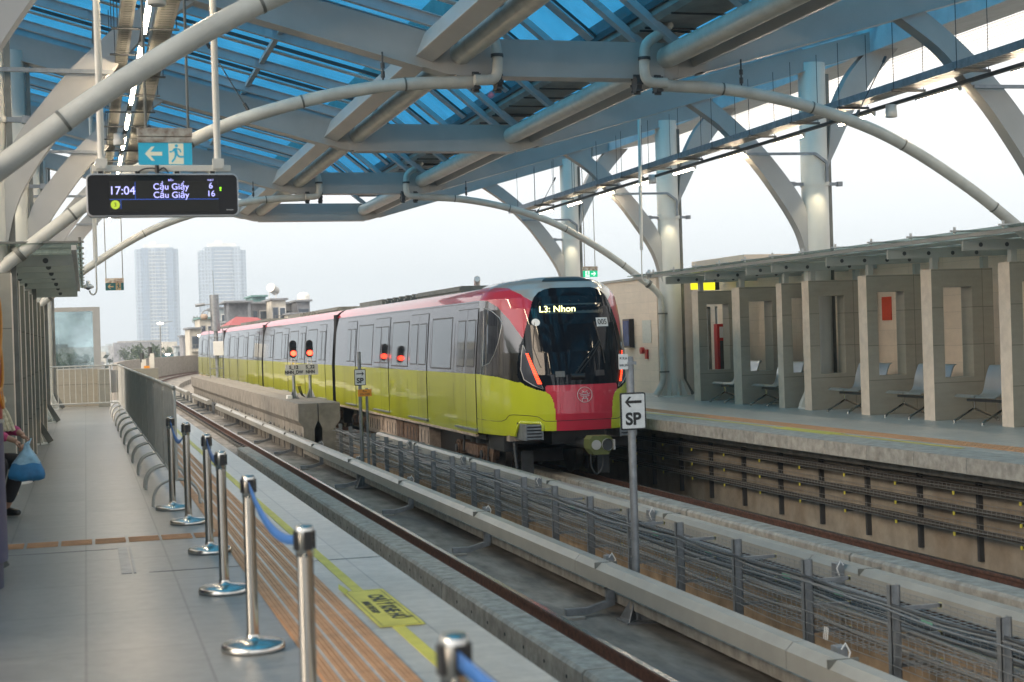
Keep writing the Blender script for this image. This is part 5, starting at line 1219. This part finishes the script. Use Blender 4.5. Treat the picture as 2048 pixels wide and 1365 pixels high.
MB().tube(arc([(11.60,31,3.4),(11.595,31,2.85),(11.62,31,2.72),(11.69,31,2.68),(11.75,31,2.75),(11.755,31,2.8)],5),0.014,8).build('hook', m_paintw, t)
MB().lathe([(0.0,0.09),(0.03,0.09),(0.03,0.06),(0.075,0.03),(0.075,-0.01),(0.05,-0.03),(0.04,-0.07),(0.0,-0.08)],(11.76,31,2.86),18).build('dome', m_alu, t)
t = thing('bullet_camera', (10.3,43,0), 'white bullet camera on a post rising behind the train roof', 'camera', 'cctv cameras')
p_ = at(952,566,y=40.0)
MB().tube([(p_.x+0.02,40,0),(p_.x+0.02,40,p_.z-0.12)],0.045,10).build('post', m_paintw, t)
MB().tube([(p_.x-0.03,39.75,p_.z+0.10),(p_.x+0.05,40.1,p_.z-0.04)],0.085,14).build('body', m_white, t)
# ================================================================ LEFT EDGE: advertising column, seated person, bag
t = thing('advertising_column', (-0.95,11.0,0), 'red and purple rounded advertising column cut off by the left edge', 'advertising column')
def adcol(x,y):
    r = 0.372
    MB().lathe([(r-0.03,0.0),(r-0.03,0.18)],(x,y,0),40).build('plinth', mat('plinth_purple',(0.09,0.085,0.13),0.5,var=0.1), t)
    MB().lathe([(0,0.18),(r,0.18),(r+0.004,0.20),(r-0.004,1.12)],(x,y,0),40).build('lower_wrap', mat('wrap_purple',(0.115,0.10,0.165),0.4,var=0.08), t)
    MB().lathe([(r+0.004,1.12),(r+0.004,1.145)],(x,y,0),40).build('trim_ring', m_alu, t)
    u = MB().lathe([(r-0.004,1.145),(r-0.01,2.0)],(x,y,0),40).build('upper_wrap', mat('wrap_red',(0.33,0.025,0.02),0.4,var=0.1), t)
    MB().lathe([(r-0.01,2.0),(r-0.02,3.0),(0,3.0)],(x,y,0),40).build('top_wrap', mat('wrap_lilac',(0.30,0.29,0.40),0.4,var=0.1), t)
    for q in range(3):
        P = [(x+(r+0.001)*math.cos(a),y+(r+0.001)*math.sin(a),1.5+0.12*q+0.28*math.sin((a+1.6)*3+q*0.8)) for a in [-1.6+k*0.09 for k in range(22)]]
        MB().tube(P,0.012,6).build('swirl', mat('swirl_orange',(0.65,0.25,0.03),0.4,var=0), u)
adcol(-0.925,11.0)
# person: one continuous skinned body, seated facing the tracks
def skin_obj(name, nodes, edges, rad, m, parent=None, root=0, sub=2):
    me = bpy.data.meshes.new(name); me.from_pydata(nodes, edges, []); o = bpy.data.objects.new(name, me); COL.objects.link(o)
    me.materials.append(m); sk = o.modifiers.new('skin','SKIN'); 
    for i,r in enumerate(rad):
        v = me.skin_vertices[0].data[i]; v.radius = r if isinstance(r,tuple) else (r,r); v.use_root = (i == root)
    s_ = o.modifiers.new('sub','SUBSURF'); s_.levels = sub; s_.render_levels = sub
    dg = bpy.context.evaluated_depsgraph_get(); me2 = bpy.data.meshes.new_from_object(o.evaluated_get(dg)); bpy.data.objects.remove(o)
    for p in me2.polygons: p.use_smooth = True
    o = bpy.data.objects.new(name, me2); COL.objects.link(o)
    if not me2.materials: me2.materials.append(m)
    if parent: o.parent = parent; o.matrix_parent_inverse = Matrix.Translation(-Vector(parent.location))
    return o
m_skin = mat('skin', (0.36,0.20,0.13), 0.55, var=0.06, scale=20)
per = thing('person', (-1.03,15.7,0), 'seated person in a pink top, cream scarf and blue mask, at the left edge', 'person')
bx, by = -1.03, 15.7
N = [(bx,by,0.50),(bx+0.0,by,0.72),(bx+0.06,by,0.95),(bx+0.10,by,1.08),(bx+0.13,by,1.16),(bx+0.16,by,1.26),(bx+0.15,by,1.33),
     (bx+0.07,by-0.17,1.00),(bx+0.10,by-0.23,0.82),(bx+0.36,by-0.12,0.80),(bx+0.50,by-0.06,0.74),
     (bx+0.07,by+0.17,1.00),(bx+0.10,by+0.23,0.82),(bx+0.34,by+0.12,0.84),(bx+0.49,by+0.05,0.79),
     (bx+0.05,by-0.10,0.50),(bx+0.36,by-0.12,0.56),(bx+0.28,by-0.12,0.30),(bx+0.18,by-0.12,0.07),(bx+0.29,by-0.12,0.035),
     (bx+0.05,by+0.10,0.50),(bx+0.38,by+0.12,0.56),(bx+0.30,by+0.12,0.30),(bx+0.20,by+0.12,0.07),(bx+0.31,by+0.12,0.035)]
Ed = [(0,1),(1,2),(2,3),(3,4),(4,5),(5,6),(2,7),(7,8),(8,9),(9,10),(2,11),(11,12),(12,13),(13,14),(0,15),(15,16),(16,17),(17,18),(18,19),(0,20),(20,21),(21,22),(22,23),(23,24)]
Rd = [(0.13,0.15),(0.12,0.15),(0.12,0.15),(0.06,0.07),(0.05,0.05),(0.075,0.085),(0.085,0.08),0.055,0.045,0.036,0.026,0.055,0.045,0.036,0.026,0.09,0.075,0.055,0.04,0.035,0.09,0.075,0.055,0.04,0.035]
skin_obj('body', N, Ed, Rd, m_skin, per)
m_pink = mat('pink_knit',(0.45,0.06,0.16),0.85,var=0.15,scale=40,bump=0.3); m_trou = mat('dark_trousers',(0.02,0.018,0.02),0.8,var=0.2)
skin_obj('top', [N[i] for i in (0,1,2,3,7,8,9,11,12,13)]+[(bx+0.43,by-0.09,0.77),(bx+0.42,by+0.08,0.81)], [(0,1),(1,2),(2,3),(2,4),(4,5),(5,6),(6,10),(2,7),(7,8),(8,9),(9,11)], [(0.15,0.17),(0.14,0.17),(0.14,0.17),(0.07,0.08),0.072,0.062,0.052,0.072,0.062,0.052,0.045,0.045], m_pink, per)
skin_obj('trousers', [N[i] for i in (0,15,16,17,20,21,22)]+[(bx+0.20,by-0.12,0.13),(bx+0.22,by+0.12,0.13)], [(0,1),(1,2),(2,3),(3,7),(0,4),(4,5),(5,6),(6,8)], [0.14,0.11,0.092,0.072,0.11,0.092,0.072,0.06,0.06], m_trou, per)
for s_,dx in ((-0.12,0.0),(0.12,0.02)): skin_obj('shoe', [(bx+0.15+dx,by+s_,0.05),(bx+0.24+dx,by+s_,0.045),(bx+0.35+dx,by+s_,0.035)], [(0,1),(1,2)], [(0.045,0.045),(0.045,0.045),(0.04,0.03)], m_black, per)
MB().lathe([(0.0,0.12),(0.08,0.10),(0.115,0.04),(0.12,-0.03),(0.105,-0.10),(0.06,-0.12)],(bx+0.135,by,1.33),20).build('hair', mat('dark_hair',(0.03,0.025,0.02),0.6,var=0.2), per)
mk = MB(); V = []
for k in range(7):
    a = -1.25+2.5*k/6
    for z,r in ((1.315,0.098),(1.27,0.115),(1.215,0.085)): V.append((bx+0.165+r*math.cos(a),by+r*math.sin(a)*0.85,z))
mk.add(V,[(k*3+q,(k+1)*3+q,(k+1)*3+q+1,k*3+q+1) for k in range(6) for q in range(2)],0,True).build('face_mask', mat('mask_blue',(0.10,0.36,0.50),0.8,var=0.05), per)
for s_ in (-1,1):
    MB().tube([(bx+0.262,by+s_*0.035,1.345),(bx+0.257,by+s_*0.035,1.345)],0.010,8).build('eye', m_ink, per)
    MB().tube([(bx+0.14,by+s_*0.088,1.31),(bx+0.14,by+s_*0.105,1.32)],0.022,8).build('ear', m_skin, per)
m_scarf = mat('cream_scarf',(0.60,0.52,0.36),0.95,var=0.25,scale=40,bump=0.5)
sc_ = MB().tube(arc([(bx+0.02,by-0.10,1.15),(bx+0.17,by-0.12,1.14),(bx+0.26,by,1.12),(bx+0.17,by+0.12,1.14),(bx+0.02,by+0.10,1.15),(bx-0.03,by,1.17),(bx+0.02,by-0.10,1.15)],4),0.05,8)
for q in range(4): sc_.tube(arc([(bx+0.20+0.01*q,by-0.09+0.03*q,1.13),(bx+0.29+0.012*q,by-0.10+0.035*q,1.02),(bx+0.33+0.02*q,by-0.11+0.035*q,0.90),(bx+0.35+0.022*q,by-0.11+0.035*q,0.84)],3),0.022,6)
sc_.build('scarf', m_scarf, per)
# hands: palms with five separate curled fingers gripping the bag handles
for s_,(hx,hy,hz) in ((-1,(bx+0.50,by-0.06,0.735)),(1,(bx+0.49,by+0.05,0.785))):
    nodes = [(hx-0.03,hy,hz+0.005),(hx+0.03,hy,hz-0.02)]; eds = [(0,1)]; rr = [(0.026,0.02),(0.030,0.018)]
    skin_obj('palm', nodes, eds, rr, m_skin, per, sub=2)
    for f in range(4):
        o_ = -0.027+0.018*f; l_ = (0.9,1.0,0.95,0.78)[f]
        P = [(hx+0.045,hy+o_,hz-0.022),(hx+0.062,hy+o_,hz-0.022-0.030*l_),(hx+0.048,hy+o_,hz-0.022-0.055*l_),(hx+0.025,hy+o_,hz-0.022-0.062*l_)]
        skin_obj('finger', P, [(0,1),(1,2),(2,3)], [0.0095,0.009,0.0085,0.0075], m_skin, per, sub=1)
    skin_obj('thumb', [(hx+0.0,hy-s_*-0.028,hz-0.005),(hx+0.03,hy+s_*0.036,hz-0.035),(hx+0.04,hy+s_*0.020,hz-0.058)], [(0,1),(1,2)], [0.011,0.010,0.0085], m_skin, per, sub=1)
per.rotation_euler = (0,0,-0.6)
# plastic bag
m_bag = mat('blue_plastic_bag',(0.28,0.46,0.58),0.35,var=0.2,scale=9,bump=0.5)
m_bagc = mat('blue_bag_contents',(0.03,0.20,0.42),0.5,var=0.2,scale=5,bump=0.3)
V = []; n = 22; hx,hy = -0.57, 15.34
prof = [(0.02,0.72),(0.035,0.67),(0.08,0.60),(0.125,0.53),(0.155,0.47),(0.165,0.42),(0.155,0.385),(0.11,0.37),(0.0,0.368)]
for r,z in prof:
    for k in range(n):
        a = 2*math.pi*k/n; rr = r*(1+0.08*math.sin(a*5+z*9)+0.05*math.sin(a*9+z*20)); V.append((hx+rr*math.cos(a),hy+rr*0.75*math.sin(a),z+0.008*math.sin(a*4)))
m = MB(); F = [(i*n+k,i*n+(k+1)%n,(i+1)*n+(k+1)%n,(i+1)*n+k) for i in range(len(prof)-1) for k in range(n)]
m.add(V,F,0,True); 
for i in range(len(m.m)): m.m[i] = 1 if i//n >= 3 else 0
bg_ = m.build('plastic_bag', [m_bag,m_bagc]); tag(bg_, 'translucent blue plastic carrier bag hanging from the seated person\'s hands', 'bag')
MB().tube([(hx-0.01,hy,0.71),(-0.55,15.37,0.735)],0.008,6).tube([(hx+0.02,hy,0.71),(-0.53,15.42,0.76)],0.008,6).build('handle', m_bag, bg_)
MB().box(-2.2,-0.86,15.2,16.2,0.42,0.45).box(-1.9,-1.75,15.4,16.0,0,0.42).build('seat_board', m_seat)
tag(bpy.data.objects['seat_board'], 'steel seat under the seated person inside the near shelter', 'seat')
# ================================================================ CITY BEYOND
def facade(name, wall, glass, sx, sz, frame=0.35, axes='xz'):
    return grid_mat(name, glass, wall, sx, sz, frame, 0.5, axes=axes, var=0.25, nscale=0.05)
def tower(px0, px1, pytop, D, lab, notch, cols):
    a = at(px0,690,y=D).x; b_ = at(px1,690,y=D).x; zt = at((px0+px1)/2,pytop,y=D).z; w_ = b_-a; t = thing('apartment_tower', ((a+b_)/2,D,GZ), lab, 'tower', 'hazy apartment towers')
    mA = facade('tower_bays_'+str(px0), (0.40,0.48,0.58), (0.20,0.27,0.38), 2.7, 3.2, 0.75); mB = facade('tower_glazed_'+str(px0), (0.28,0.36,0.47), (0.15,0.23,0.36), 1.6, 3.2, 0.45)  # blue of the haze is mixed into these wall and pane colours
    n = len(cols)
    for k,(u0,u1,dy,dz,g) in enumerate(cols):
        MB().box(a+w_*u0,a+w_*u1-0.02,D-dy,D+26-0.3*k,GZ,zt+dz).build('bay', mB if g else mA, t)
    r = MB()
    for k in range(int((zt-GZ)/3.2)): r.box(a+w_*0.30,a+w_*0.70,D-3.4,D-2.99,GZ+k*3.2,GZ+k*3.2+0.5)
    r.build('floor_edges', m_white, t)
    MB().box(a+w_*0.2,b_-w_*0.2,D+4,D+20,zt-1,zt+3.5).box(a+w_*0.35,a+w_*0.5,D+6,D+14,zt+3.5,zt+6).build('roof_plant', m_white, t)
    return t
tower(276,362,496,1400,'left of the two tall pale apartment towers fading into the haze',0,[(0,0.14,0,-1,0),(0.14,0.30,3,0,1),(0.30,0.46,2,0,0),(0.46,0.58,3,0,1),(0.58,0.72,2.2,0,0),(0.72,0.88,3,0,1),(0.88,1.0,0,-1,0)])
tower(405,497,494,1400,'right of the two tall pale apartment towers, with the bluer glazed face',0,[(0,0.10,0,-3,0),(0.10,0.26,2,0,0),(0.26,0.68,3,0,1),(0.68,0.88,2,0,0),(0.88,1.0,0,-3,0)])
m_house = [mat('house_render_a',(0.42,0.42,0.43),0.9,var=0.2,scale=0.8), mat('house_render_b',(0.60,0.58,0.52),0.9,var=0.15,scale=0.8), mat('house_render_c',(0.28,0.29,0.32),0.9,var=0.2,scale=0.8), mat('house_render_d',(0.45,0.52,0.56),0.9,var=0.15,scale=0.8), mat('corrugated_teal',(0.14,0.28,0.28),0.6,var=0.2,scale=2), mat('corrugated_grey',(0.22,0.24,0.27),0.6,var=0.2,scale=2)]
for m_ in m_house[:4]: streak(m_, 0.5, (0.8,0.8,0.12), (0.12,0.11,0.10))
m_pane = mat('house_pane',(0.05,0.07,0.10),0.15,var=0.1)
hrnd = random.Random(11)
def house(px0, px1, pytop, D, lab, wm, top=None, open_top=False, nw=2, depth=9):
    a = at(px0,690,y=D).x; b_ = at(px1,690,y=D).x; zt = at((px0+px1)/2,pytop,y=D).z
    t = thing('town_house', ((a+b_)/2,D,GZ), lab, 'house', 'town houses behind the train')
    zw = zt-(2.6 if open_top else 0.4)
    MB().box(a,b_,D,D+depth,GZ,zw).build('wall', wm, t)
    sl_ = MB().box(a-0.25,b_+0.25,D-0.7,D+depth,zw,zw+0.22)
    if open_top:
        sl_.box(a,a+0.3,D-0.4,D-0.1,zw+0.2,zt-0.2).box(b_-0.3,b_,D-0.4,D-0.1,zw+0.2,zt-0.2); sl_.box(a-0.3,b_+0.3,D-0.9,D+depth,zt-0.22,zt); sl_.box(a,b_,D+3,D+3.2,zw+0.2,zt-0.22)
    sl_.build('roof', top or m_house[5], t)
    w_ = (b_-a)/nw
    for r in range(4):
        z = zw-2.3-r*3.1
        for k in range(nw):
            x = a+w_*(k+0.5); ww = min(w_*0.32,0.8)+hrnd.uniform(-0.1,0.1)
            f = MB().box(x-ww-0.08,x+ww+0.08,D-0.07,D-0.001,z-0.1,z+1.45).build('window', m_white if (r+k)%2 else m_house[5], t)
            MB().box(x-ww,x+ww,D-0.10,D-0.072,z,z+1.35).build('pane', m_pane, f)
        if r % 2 == 0:
            q = MB().box(a+0.2,b_-0.2,D-0.9,D-0.01,z-0.55,z-0.42); q.box(a+0.2,b_-0.2,D-0.9,D-0.86,z+0.35,z+0.42)
            for g in range(int((b_-a)/0.35)): q.box(a+0.25+g*0.35,a+0.29+g*0.35,D-0.9,D-0.87,z-0.42,z+0.35)
            q.build('balcony', m_tray, t)
    return t, a, b_, zt
t,a,b_,zt = house(455,503,602,185,'grey town house with a deep open top terrace, behind the train',m_house[0],open_top=True,nw=3)
house(504,553,601,192,'broad grey-brown town house with small windows right of the open terrace house',m_house[2],nw=3)
t,a,b_,zt = house(508,534,588,205,'green corrugated rooftop shed house standing above its neighbours',m_house[4],top=m_house[4],nw=2)
house(546,574,594,186,'town house with a dark corrugated top storey over a white wall',m_house[1],top=m_house[5],nw=2)
house(573,600,602,196,'plain grey town house between the corrugated one and the dark blue one',m_house[0],nw=2)
house(597,622,597,190,'narrow dark blue-grey town house with a white tank on its roof',m_house[2],nw=1)
house(583,637,622,180,'low pale yellow town house at the right end of the row behind the train',m_house[1],nw=3)
house(428,456,612,230,'blue-grey house behind the radio mast',m_house[3],nw=2)
house(380,402,652,190,'small cream house with a flat roof, left of the radio mast',m_house[1],nw=1)
house(401,428,632,200,'tall cream and green house with balconies, left of the radio mast',m_house[1],top=m_house[4],nw=2)
house(366,384,668,240,'lowest dark-roofed house at the left end of the row',m_house[2],nw=1)
house(522,556,615,210,'grey town house filling the gap behind the corrugated one',m_house[2],nw=2)
house(484,520,606,215,'pale block behind the open terrace house',m_house[3],nw=2)
house(404,422,642,225,'narrow grey house in the gap by the radio mast',m_house[0],nw=1)
house(622,648,640,200,'low blue-grey house at the far right of the row',m_house[3],nw=1)
house(320,352,705,320,'low bright teal building far down the line',mat('teal_render',(0.12,0.34,0.42),0.8,var=0.1),nw=3,depth=20)
house(352,372,690,300,'small pale house beside the teal building',m_house[3],nw=1)
# red gabled roof
a = at(452,690,y=160).x; b_ = at(572,690,y=160).x; zr_ = at(500,631,y=160).z; ze = at(470,664,y=160).z
t = thing('red_roofed_hall', ((a+b_)/2,160,GZ), 'wide hall with a dull red corrugated gable roof just above the train', 'hall')
MB().box(a+0.3,b_-0.3,160,176,GZ,ze-0.1).build('wall', m_house[0], t)
xm = at(483,631,y=160).x; xn = at(527,631,y=160).x
m = MB().add([(a-0.3,159.4,ze),(b_+0.3,159.4,ze-0.3),(xn,166,zr_-0.15),(xm,166,zr_),(a-0.3,177,ze),(b_+0.3,177,ze-0.3)],[(0,1,2,3),(0,3,4),(1,5,2),(3,2,5,4)])
m.build('roof', mat('red_roof',(0.30,0.06,0.07),0.7,var=0.12,scale=3,stretch=(8,0.2,1)), t)
# water tank and roof clutter
p_ = at(545,583,y=190)
t = thing('water_tank', (p_.x,190,p_.z-1), 'steel water tank on a frame on top of the row of houses', 'water tank')
MB().tube([(p_.x-0.3,189.4,p_.z+0.45),(p_.x+0.45,190.6,p_.z+0.05)],0.55,16).build('tank', m_alu, t); MB().beam((p_.x-0.4,190,p_.z-1.6),(p_.x-0.4,190,p_.z),0.1,0.1,up=(0,1,0)).beam((p_.x+0.4,190,p_.z-1.6),(p_.x+0.4,190,p_.z-0.2),0.1,0.1,up=(0,1,0)).box(p_.x-0.6,p_.x+0.6,189.5,190.5,p_.z-1.75,p_.z-1.6).build('stand', m_white, t)
p_ = at(609,593,y=190)
tag(MB().lathe([(0,0.55),(0.5,0.45),(0.75,0.2),(0.8,0),(0.8,-0.5)],(p_.x,191,p_.z),16).build('water_tank', m_white), 'white domed water tank on the narrow dark blue-grey house', 'water tank')
# blocks of the town to the left of the line (seen in the reflections on the train)
for k,(ya,yb,xx,zt_) in enumerate([(38,62,-30,7),(64,84,-26,10.5),(86,112,-33,6.5),(114,150,-28,11),(155,210,-36,8)]):
    t = thing('town_block', (xx,(ya+yb)/2,GZ), ['pale','tall cream','low grey','tall grey','long pale'][k]+' town block left of the line, mirrored in the train side', 'building', 'town blocks left of the line')
    MB().box(xx-12,xx,ya,yb,GZ,zt_).build('wall', m_house[(k*3+1)%4], t)
    wd = MB()
    for r in range(7):
        for q in range(int((yb-ya)/3.2)): wd.box(xx,xx+0.05,ya+0.8+q*3.2,ya+2.2+q*3.2,zt_-2.6-r*3.1,zt_-1.1-r*3.1)
    wd.build('window', m_pane, t)
# radio mast beside the track
t = thing('radio_mast', (6.1,75,0), 'grey railway radio mast with antennas and a white box on the walkway', 'mast')
MB().tube([(6.12,75,0.05),(6.08,75,2.4)],0.10,10).tube([(6.08,75,2.3),(6.05,75,4.05)],0.22,12).tube([(6.05,75,4.05),(6.03,75,5.2)],0.015,5).build('pole', m_galv, t)
MB().box(5.93,6.40,74.7,74.88,1.12,1.80).build('white_box', m_white, t, bevel=0.01)
m = MB()
for sx in (-0.35,0.3): m.tube([(6.1+sx,74.9,0.05),(6.1+sx,74.9,2.4)],0.02,5)
for z in (0.5,1.0,2.0,2.4): m.tube([(5.75,74.9,z),(6.4,74.9,z)],0.02,5)
m.tube(arc([(6.05,75,3.2),(5.6,75,3.3),(5.35,75,3.0)],5),0.03,6).tube([(5.15,75,3.55),(5.6,75,3.6)],0.07,8).tube([(6.05,75,3.6),(5.5,75,3.58)],0.03,6)
m.build('antenna', m_galv, t)
MB().lathe([(0,0.14),(0.14,0.12),(0.18,0),(0.14,-0.12),(0,-0.14)],(5.55,74.9,3.0),12).build('antenna_drum', m_tan, t)
# street lamps with lit heads
def lamp(px, pyt, D, lab, lit=True):
    p = at(px,pyt,y=D); t = thing('street_lamp', (p.x,D,GZ), lab, 'street lamp', 'street lamps in the haze')
    MB().tube([(p.x,D,GZ),(p.x,D,p.z)],0.09*D/200,8).tube([(p.x,D,p.z-0.05),(p.x+1.6,D,p.z+0.25)],0.05*D/200,6).build('pole', m_galv, t)
    MB().lathe([(0,0.10),(0.25,0.08),(0.42,0),(0.3,-0.14),(0,-0.18)],(p.x,D-0.3,p.z),12).build('lamp_head', mat('street_light',(1,0.9,0.7),0.5,var=0,emit=(1,0.88,0.66),es=9), t)
lamp(320,647,210,'tall street lamp with its head lit, in front of the left tower')
lamp(402,671,170,'lit street lamp against the cream houses left of the radio mast')
lamp(335,709,260,'low lit street lamp before the teal building')
lamp(377,708,230,'lit street lamp close above the tracks left of the train')
lamp(389,712,260,'small lit street lamp right beside the train tail')
# twin grey mast pair with orange mark, and parked track machine
for (px,pt,lab) in ((284,712,'shorter white signal mast beyond the end of the platform'),(300,700,'taller white signal mast with an orange plate beyond the platform')):
    p = at(px,pt,y=85); t = thing('signal_mast', (p.x,85,-1.3), lab, 'signal mast', 'white signal masts')
    MB().tube([(p.x,85,-1.3),(p.x,85,p.z)],0.06,8).box(p.x-0.02,p.x+0.2,84.9,84.92,-0.8,p.z-0.2).build('post', m_paintw, t); MB().tube([(p.x,85,p.z-0.35),(p.x,85,p.z+0.15)],0.10,8).build('head', m_dark, t)
    if px == 300: MB().box(p.x-0.35,p.x-0.05,84.8,84.83,0.42,0.62).build('plate', mat('plate_orange',(0,0,0)), t)
# trees and far-off town in the haze
def foliage(cx, cy, cz, rx, rz, n, size, mb, rnd):
    for _ in range(n):
        while True:
            u = Vector((rnd.uniform(-1,1),rnd.uniform(-1,1),rnd.uniform(-1,1)))
            if 0.15 < u.length < 1: break
        u *= (0.75+0.35*math.sin(u.x*7+u.z*5+cx))
        c = Vector((cx+u.x*rx,cy+u.y*rx,cz+u.z*rz)); a = Vector((rnd.uniform(-1,1),rnd.uniform(-1,1),rnd.uniform(-1,1))).normalized()*size; b2 = a.cross(Vector((rnd.uniform(-1,1),rnd.uniform(-1,1),rnd.uniform(-1,1)))).normalized()*size*0.7
        mb.add([c-a,c-b2,c+a,c+b2],[(0,1,2,3)],rnd.choice((0,0,1)))
fr_ = random.Random(5); m_leaf = [mat('leaf_dark',(0.045,0.075,0.04),0.8,var=0.2,scale=1), mat('leaf_light',(0.08,0.12,0.06),0.8,var=0.2,scale=1)]
def tree(px, pyt, D, wpx, lab):
    p = at(px,pyt,y=D); r = wpx*D/3060/2; t = thing('tree', (p.x,D,GZ), lab, 'tree', 'trees in the haze')
    zc = p.z-r*0.9
    MB().tube([(p.x,D,GZ),(p.x+0.3,D,(GZ+zc)/2),(p.x,D,zc)],0.4,8,rad=[0.5,0.35,0.2]).tube([(p.x+0.2,D,(GZ+zc)/2+1),(p.x-r*0.5,D,zc)],0.2,6).tube([(p.x+0.2,D,(GZ+zc)/2+2),(p.x+r*0.5,D,zc+0.5)],0.2,6).build('trunk', m_brown, t)
    m = MB()
    for k in range(9):
        a = k*2.4; foliage(p.x+r*0.6*math.cos(a),D+r*0.6*math.sin(a),zc+r*0.45*math.sin(k*1.7),r*0.55,r*0.5,170,0.28*r/4,m,fr_)
    m.build('crown', m_leaf, t)
tree(292,684,300,62,'rounded dark tree in the haze left of the teal building')
tree(262,692,340,50,'lower tree in the haze at the left, above the crowd barrier')
tree(325,694,330,40,'small tree in the haze between the lamp and the teal building')
tree(128,700,330,60,'dark tree seen through the glass screen')
tree(160,705,260,40,'shrubby tree seen through the right part of the glass screen')
tree(398,632,215,26,'green roof-garden tree beside the tall cream house')
m = MB()
for k in range(500):
    a = -0.12+0.34*fr_.random(); d = fr_.uniform(420,1100); x = a*d; 
    w_ = fr_.uniform(4,14); h_ = GZ+fr_.uniform(5,17)
    m.box(x-w_/2,x+w_/2,d,d+fr_.uniform(6,15),GZ,h_,fr_.choice((0,1,2,3)))
    if k % 2: foliage(x+fr_.uniform(-9,9),d-6,GZ+9,5,5,26,1.2,m,fr_) if False else None
tag(m.build('distant_town', m_house[:4]), 'pale mass of low town roofs dissolving into haze along the horizon', 'town', kind='stuff')
m = MB()
for k in range(90):
    a = -0.12+0.30*fr_.random(); d = fr_.uniform(360,700); foliage(a*d,d,GZ+6,8,6+fr_.random()*3,60,1.0,m,fr_)
tag(m.build('distant_trees', m_leaf), 'blurred belt of far trees under the towers', 'trees', kind='stuff')
# the haze itself
b = MB().box(-1600,2600,-260,3300,GZ-1,140)
hz = b.build('haze', [bpy.data.materials.new('haze_air')]); hz['kind'] = 'stuff'; hz['label'] = 'pale bluish haze over the whole town'; hz['category'] = 'haze'
hm = hz.data.materials[0]; hm.use_nodes = True; n = hm.node_tree.nodes; n.clear()
pv = n.new('ShaderNodeVolumePrincipled'); pv.inputs['Density'].default_value = 0.0005; pv.inputs['Color'].default_value = (0.55,0.65,0.76,1); pv.inputs['Anisotropy'].default_value = 0.1
ho = n.new('ShaderNodeOutputMaterial'); hm.node_tree.links.new(pv.outputs[0], ho.inputs['Volume'])
